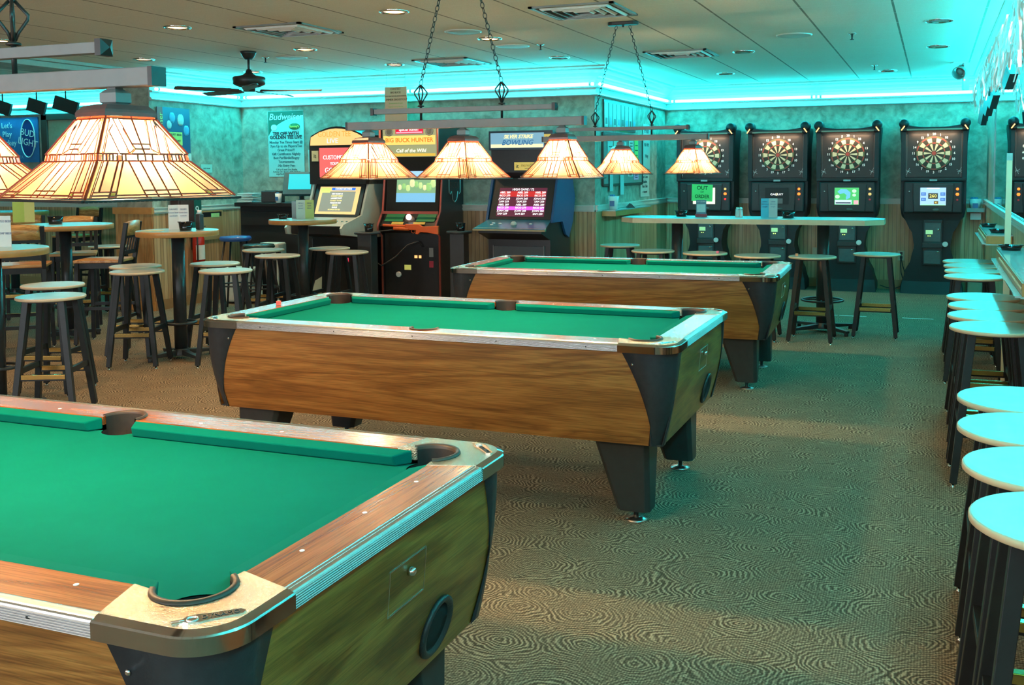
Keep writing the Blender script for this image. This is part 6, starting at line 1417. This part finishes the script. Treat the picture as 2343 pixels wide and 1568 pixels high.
m = MB(); m.box((0, -0.024, -0.14), (0.39, 0.004, 0.04)).box((-0.36, -0.024, 0.02), (0.10, 0.004, 0.03), R=Matrix.Rotation(0.75, 3, 'Y')).box((0.36, -0.024, 0.02), (0.10, 0.004, 0.03), R=Matrix.Rotation(-0.75, 3, 'Y')); obj('jersey_stripe', m, PW, jo)
m = MB(); m.prism([(-0.06, 0.29), (0.06, 0.29), (0, 0.18)], -0.025, -0.022, lambda x, z, y: (x, y, z)); obj('jersey_collar', m, PW, jo)
# speakers/lit signs standing on the ledge under the rear neon
for k, (x, s_) in enumerate(((-11.55, 0.24), (-10.95, 0.26), (-10.45, 0.34))):
    t = thing('hanging_screen', ('leftmost', 'middle', 'rightmost')[k]+' dark tilted screen hanging below the beam before the rear wall neon', 'screen', (x, 10.0, 2.42), 0.2, 'dark tilted screens at the rear wall')
    m = MB(); m.box((0, 0, 0), (s_, 0.04, 0.17), R=Matrix.Rotation(0.3, 3, 'Y')); obj('panel', m, mat('screen_dark', (0.03, 0.03, 0.03), 0.3), t)
    m = MB(); m.tube([(0, 0, 0.07), (0, 0, CEIL-2.42)], 0.01, 6); obj('hanger_rod', m, DARKSTEEL, t)

# ---------------------------------------------------------------- host counter
t = thing('host_counter', 'black host counter in the dark corner left of the golf machine', 'counter', (-7.28, 10.10, 0), 0.0)
m = MB(); m.box((0, 0.14, 1.155), (1.14, 0.50, 0.05)); obj('counter_top', m, ARCBLACK, t, bevel=0.008)
m = MB(); m.box((0, 0.17, 0.565), (1.08, 0.40, 1.13)); obj('counter_body', m, mat('counter_black', (0.009, 0.01, 0.011), 0.7), t)
m = MB(); m.box((0, -0.05, 0.99), (1.02, 0.02, 0.16)); obj('drawer_front', m, ARCBLACK, t)
t = thing('touch_terminal', 'teal touchscreen order terminal tilted on the host counter', 'monitor', (-6.96, 10.10, 1.18), 0.30)
m = MB(); m.lathe([(0.10, 0.0), (0.09, 0.02), (0.03, 0.04), (0.03, 0.12)], seg=20); obj('stand', m, BLACKPL, t)
R_ = Matrix.Rotation(-0.35, 3, 'X')
m = MB(); m.box((0, -0.02, 0.22), (0.40, 0.08, 0.28), R=R_); obj('housing', m, mat('terminal_grey', (0.05, 0.15, 0.17), 0.35), t, bevel=0.01)
m = MB(); m.box(Vector((0, -0.02, 0.22))+R_ @ Vector((0, -0.042, 0.015)), (0.27, 0.004, 0.19), R=R_); obj('screen', m, glow('terminal_cyan', (0.02, 0.55, 0.62), 0.9), t)
t = thing('receipt_printer', 'black box-shaped printer on the host counter', 'printer', (-7.40, 10.15, 1.18), 0.1); m = MB(); m.box((0, 0, 0.07), (0.20, 0.22, 0.14)); obj('body', m, BLACKPL, t, bevel=0.012); m = MB(); m.box((0, -0.04, 0.142), (0.15, 0.04, 0.004)); obj('paper_slot', m, BLACK, t)
t = thing('paper_stack', 'stack of pale papers in a tray at the left end of the host counter', 'papers', (-7.70, 10.10, 1.18), 0.1)
for k in range(6): m = MB(); m.box((0.004*(k % 3), 0, 0.012+0.019*k), (0.20, 0.25, 0.012), rz=0.03*(k % 4)); obj('sheet_bundle', m, mat('paper_cyan', (0.5, 0.66, 0.64), 0.6), t)
cup('paper_cup', -7.20, 9.98, 1.18, 'white paper cup beside the touchscreen terminal', 0.04, 0.11)
t = thing('bus_tub', 'white bin under the host counter behind the stools', 'bin', (-7.62, 9.80, 0), 0.0)
m = MB(); m.prism([(-0.19, -0.14), (0.19, -0.14), (0.19, 0.14), (-0.19, 0.14)], 0.02, 0.38); obj('body', m, mat('tub_white', (0.62, 0.66, 0.6), 0.5), t, bevel=0.03)
m = MB(); m.box((0, 0, 0.40), (0.42, 0.32, 0.04)); obj('lid', m, mat('tub_white', (0.62, 0.66, 0.6), 0.5), t, bevel=0.012)
t = thing('diaper_table_box', 'white folded box of towels on a stand under the host counter', 'box', (-7.20, 9.84, 0), 0.1)
m = MB(); m.box((0, 0, 0.62), (0.26, 0.20, 0.20)); obj('box', m, mat('tub_white', (0.62, 0.66, 0.6), 0.5), t, bevel=0.02)
for sx in (-1, 1):
    for sy in (-1, 1): m = MB(); m.box((sx*0.11, sy*0.08, 0.26), (0.02, 0.02, 0.52)); obj('leg', m, mat('tub_white', (0.62, 0.66, 0.6), 0.5), t)
t['label'] = 'white box on four thin legs in front of the host counter'; t.name = 'stand_box'
m = MB(); m.prism([(-0.08, 0), (0.08, 0), (0.12, 0.42), (0.02, 0.36)], -0.01, 0.01, lambda x, z, y: (x, y, z)); o = obj('cream_board', m, mat('board_cream2', (0.6, 0.56, 0.36), 0.5), loc=(-6.28, 9.30, 0), rz=0.3); tag(o, 'cream board leaning on the floor behind the stools, left of the golf machine', 'board')
# little dark side tables between the machines
for x, y, l, l2 in ((-5.62, 9.34, 'small dark side table between the golf and hunting machines', 'black cup on the side table left of the toy rifle'), (-4.72, 9.72, 'small dark side table between the hunting and bowling machines', 'black cup on the side table left of the bowling machine')):
    t = thing('side_table', l, 'side table', (x, y, 0), 0.1, 'small dark tables between the arcade machines')
    m = MB(); m.lathe([(0.135, 0.875), (0.14, 0.88), (0.14, 0.895), (0.135, 0.90)], seg=28); obj('table_top', m, BLACKPL, t)
    m = MB(); m.box((0, 0, 0.44), (0.16, 0.16, 0.87)); obj('pedestal', m, mat('pedestal_dark', (0.03, 0.03, 0.03), 0.45), t, bevel=0.005)
    ashtray(x+0.02, y, 0.901, l2, 0.05, 0.085, 'black cups on the small dark side tables')

# ---------------------------------------------------------------- things on the high tables
ZT = 1.0685
def card(x, y, rz, w, h, col, label, two=None, lines_=None, fold=True):
    t = thing('menu_card', label, 'menu card', (x, y, ZT), rz)
    m = MB(); m.box((-w*0.25, -0.01, h/2), (w*0.55, 0.003, h), R=Matrix.Rotation(0.25, 3, 'Z')); obj('left_leaf', m, mat('card_%d_%d_%d' % tuple(int(c*100) for c in col), col, 0.5, noise=0.02), t)
    c2 = two or col; m = MB(); m.box((w*0.25, -0.01, h/2), (w*0.55, 0.003, h), R=Matrix.Rotation(-0.25, 3, 'Z')); obj('right_leaf', m, mat('card_%d_%d_%d' % tuple(int(c*100) for c in c2), c2, 0.5, noise=0.02), t)
    for k, s_ in enumerate(lines_ or []):
        text('lettering', s_, w*0.10, mat('card_ink', (0.15, 0.2, 0.35), 0.6, noise=0), t, (w*0.25, -0.0145, h*0.82-k*h*0.13), (PI/2, 0, -0.25))
        text('lettering', s_, w*0.12, mat('card_ink', (0.15, 0.2, 0.35), 0.6, noise=0), t, (-w*0.25, -0.0125, h*0.82-k*h*0.13), (PI/2, 0, 0.25))
    return t
ww = (0.75, 0.78, 0.74)
card(-5.66, 4.80, 0.55, 0.20, 0.20, ww, 'white tent menu card with red lettering on the table at the left edge', lines_=['BOTTLE BEER', '', '', 'ON TAP BEER'])
card(-8.28, 7.36, 0.6, 0.19, 0.20, (0.50, 0.58, 0.10), 'yellow and green folded card on the far left table with the ashtray', two=(0.72, 0.70, 0.22))
ashtray(-7.70, 7.19, ZT, 'black ashtray on the table with the yellow card', 0.07, 0.07)
card(-5.86, 6.74, 0.65, 0.155, 0.205, (0.70, 0.72, 0.74), 'white menu card on the table in front of the fire extinguisher', lines_=['DRINKS', 'house beer', 'cocktails'])
ashtray(-5.69, 6.62, ZT, 'black ashtray on the table in front of the fire extinguisher', 0.055, 0.07)
t = thing('condiment_holder', 'black holder standing behind the ashtray on the table before the fire extinguisher', 'holder', (-5.68, 6.78, ZT)); m = MB(); m.prism([(-0.025, -0.025), (0.025, -0.025), (0.025, 0.025), (-0.025, 0.025)], 0, 0.13); obj('body', m, BLACKPL, t, bevel=0.008); m = MB(); m.lathe([(0.018, 0.13), (0.018, 0.16)], seg=14); obj('cap', m, WHITEPLATE, t)
m = MB(); m.box((0, 0, 0.001), (0.16, 0.22, 0.0015)); o = obj('paper_placemat', m, mat('mat_yellow', (0.55, 0.55, 0.28), 0.6), loc=(-5.93, 6.52, ZT), rz=0.5); tag(o, 'pale yellow paper lying on the table in front of the fire extinguisher', 'paper')
card(-5.93, 8.66, 0.55, 0.17, 0.19, (0.62, 0.63, 0.55), 'white and green folded card on the table before the golf machine', two=(0.45, 0.58, 0.16), lines_=['MENU', 'lunch', 'dinner'])
card(-6.06, 8.70, 0.5, 0.09, 0.175, (0.30, 0.36, 0.42), 'narrow blue and red card beside the white and green card', two=(0.35, 0.12, 0.14))
ashtray(-6.13, 8.56, ZT, 'black ashtray on the table before the golf machine', 0.05, 0.045)
m = MB(); m.lathe([(0.035, 0), (0.038, 0.06), (0.03, 0.2), (0.018, 0.25), (0.018, 0.28)], seg=20); o = obj('ketchup_bottle', m, mat('clear_bottle', (0.3, 0.4, 0.4), 0.1), loc=(-5.78, 4.80, ZT)); tag(o, 'glass bottle at the very left edge behind the menu card', 'bottle')
# long table
for x, y, l in ((-2.375, 10.02, 'left black ashtray on the long high table'), (-1.30, 9.90, 'right black ashtray on the long high table')): ashtray(x, y, ZT, l, 0.062, 0.055)
t = thing('table_tent', 'small dark blue and red drinks sign standing on the long high table, left part', 'menu card', (-2.16, 9.96, ZT), 0.2)
m = MB(); m.box((0, 0, 0.092), (0.10, 0.02, 0.15)); obj('sign_panel', m, mat('tent_blue', (0.08, 0.20, 0.27), 0.4), t); m = MB(); m.box((0, 0, 0.014), (0.115, 0.045, 0.026)); obj('sign_base', m, mat('tent_red', (0.25, 0.03, 0.05), 0.4), t)
m = MB(); m.box((0, -0.012, 0.085), (0.085, 0.004, 0.08)); obj('print', m, mat('tent_print', (0.4, 0.6, 0.6), 0.5), t); text('lettering', 'SAM ADAMS', 0.016, PW, t, (0, -0.012, 0.15))
for x, c, l in ((-1.80, (0.6, 0.6, 0.56), 'left chrome-topped shaker on the long high table'), (-1.765, (0.7, 0.72, 0.7), 'right chrome-topped shaker on the long high table')):
    t = thing('salt_shaker', l, 'shaker', (x, 9.96, ZT), 0, 'salt and pepper shakers'); m = MB(); m.lathe([(0.019, 0), (0.021, 0.01), (0.017, 0.07)], seg=14); obj('jar', m, mat('jar_%d' % (c[0]*100), c, 0.2), t); m = MB(); m.lathe([(0.018, 0.07), (0.018, 0.085), (0.008, 0.098)], seg=14); obj('cap', m, CHROME, t)
card(-1.50, 9.99, 0.35, 0.155, 0.185, (0.12, 0.42, 0.55), 'blue and white folded menu card on the long high table', two=(0.42, 0.55, 0.55), lines_=['DRINK', 'SPECIALS', 'tonight'])
# matchbook on stools
for x, y, z, c, l in ((-1.86, 9.30, 0.762, (0.85, 0.15, 0.22), 'tiny red chalk cube on the bar stool below the out of order machine'), (-1.13, 9.20, 0.762, (0.75, 0.3, 0.15), 'tiny orange chalk cube on the bar stool beside the long table post')):
    m = MB(); m.box((0, 0, 0.011), (0.024, 0.024, 0.022)); o = obj('chalk_cube', m, mat('chalk_%d' % (c[2]*100), c, 0.6), loc=(x, y, z), bevel=0.001); tag(o, l, 'chalk')
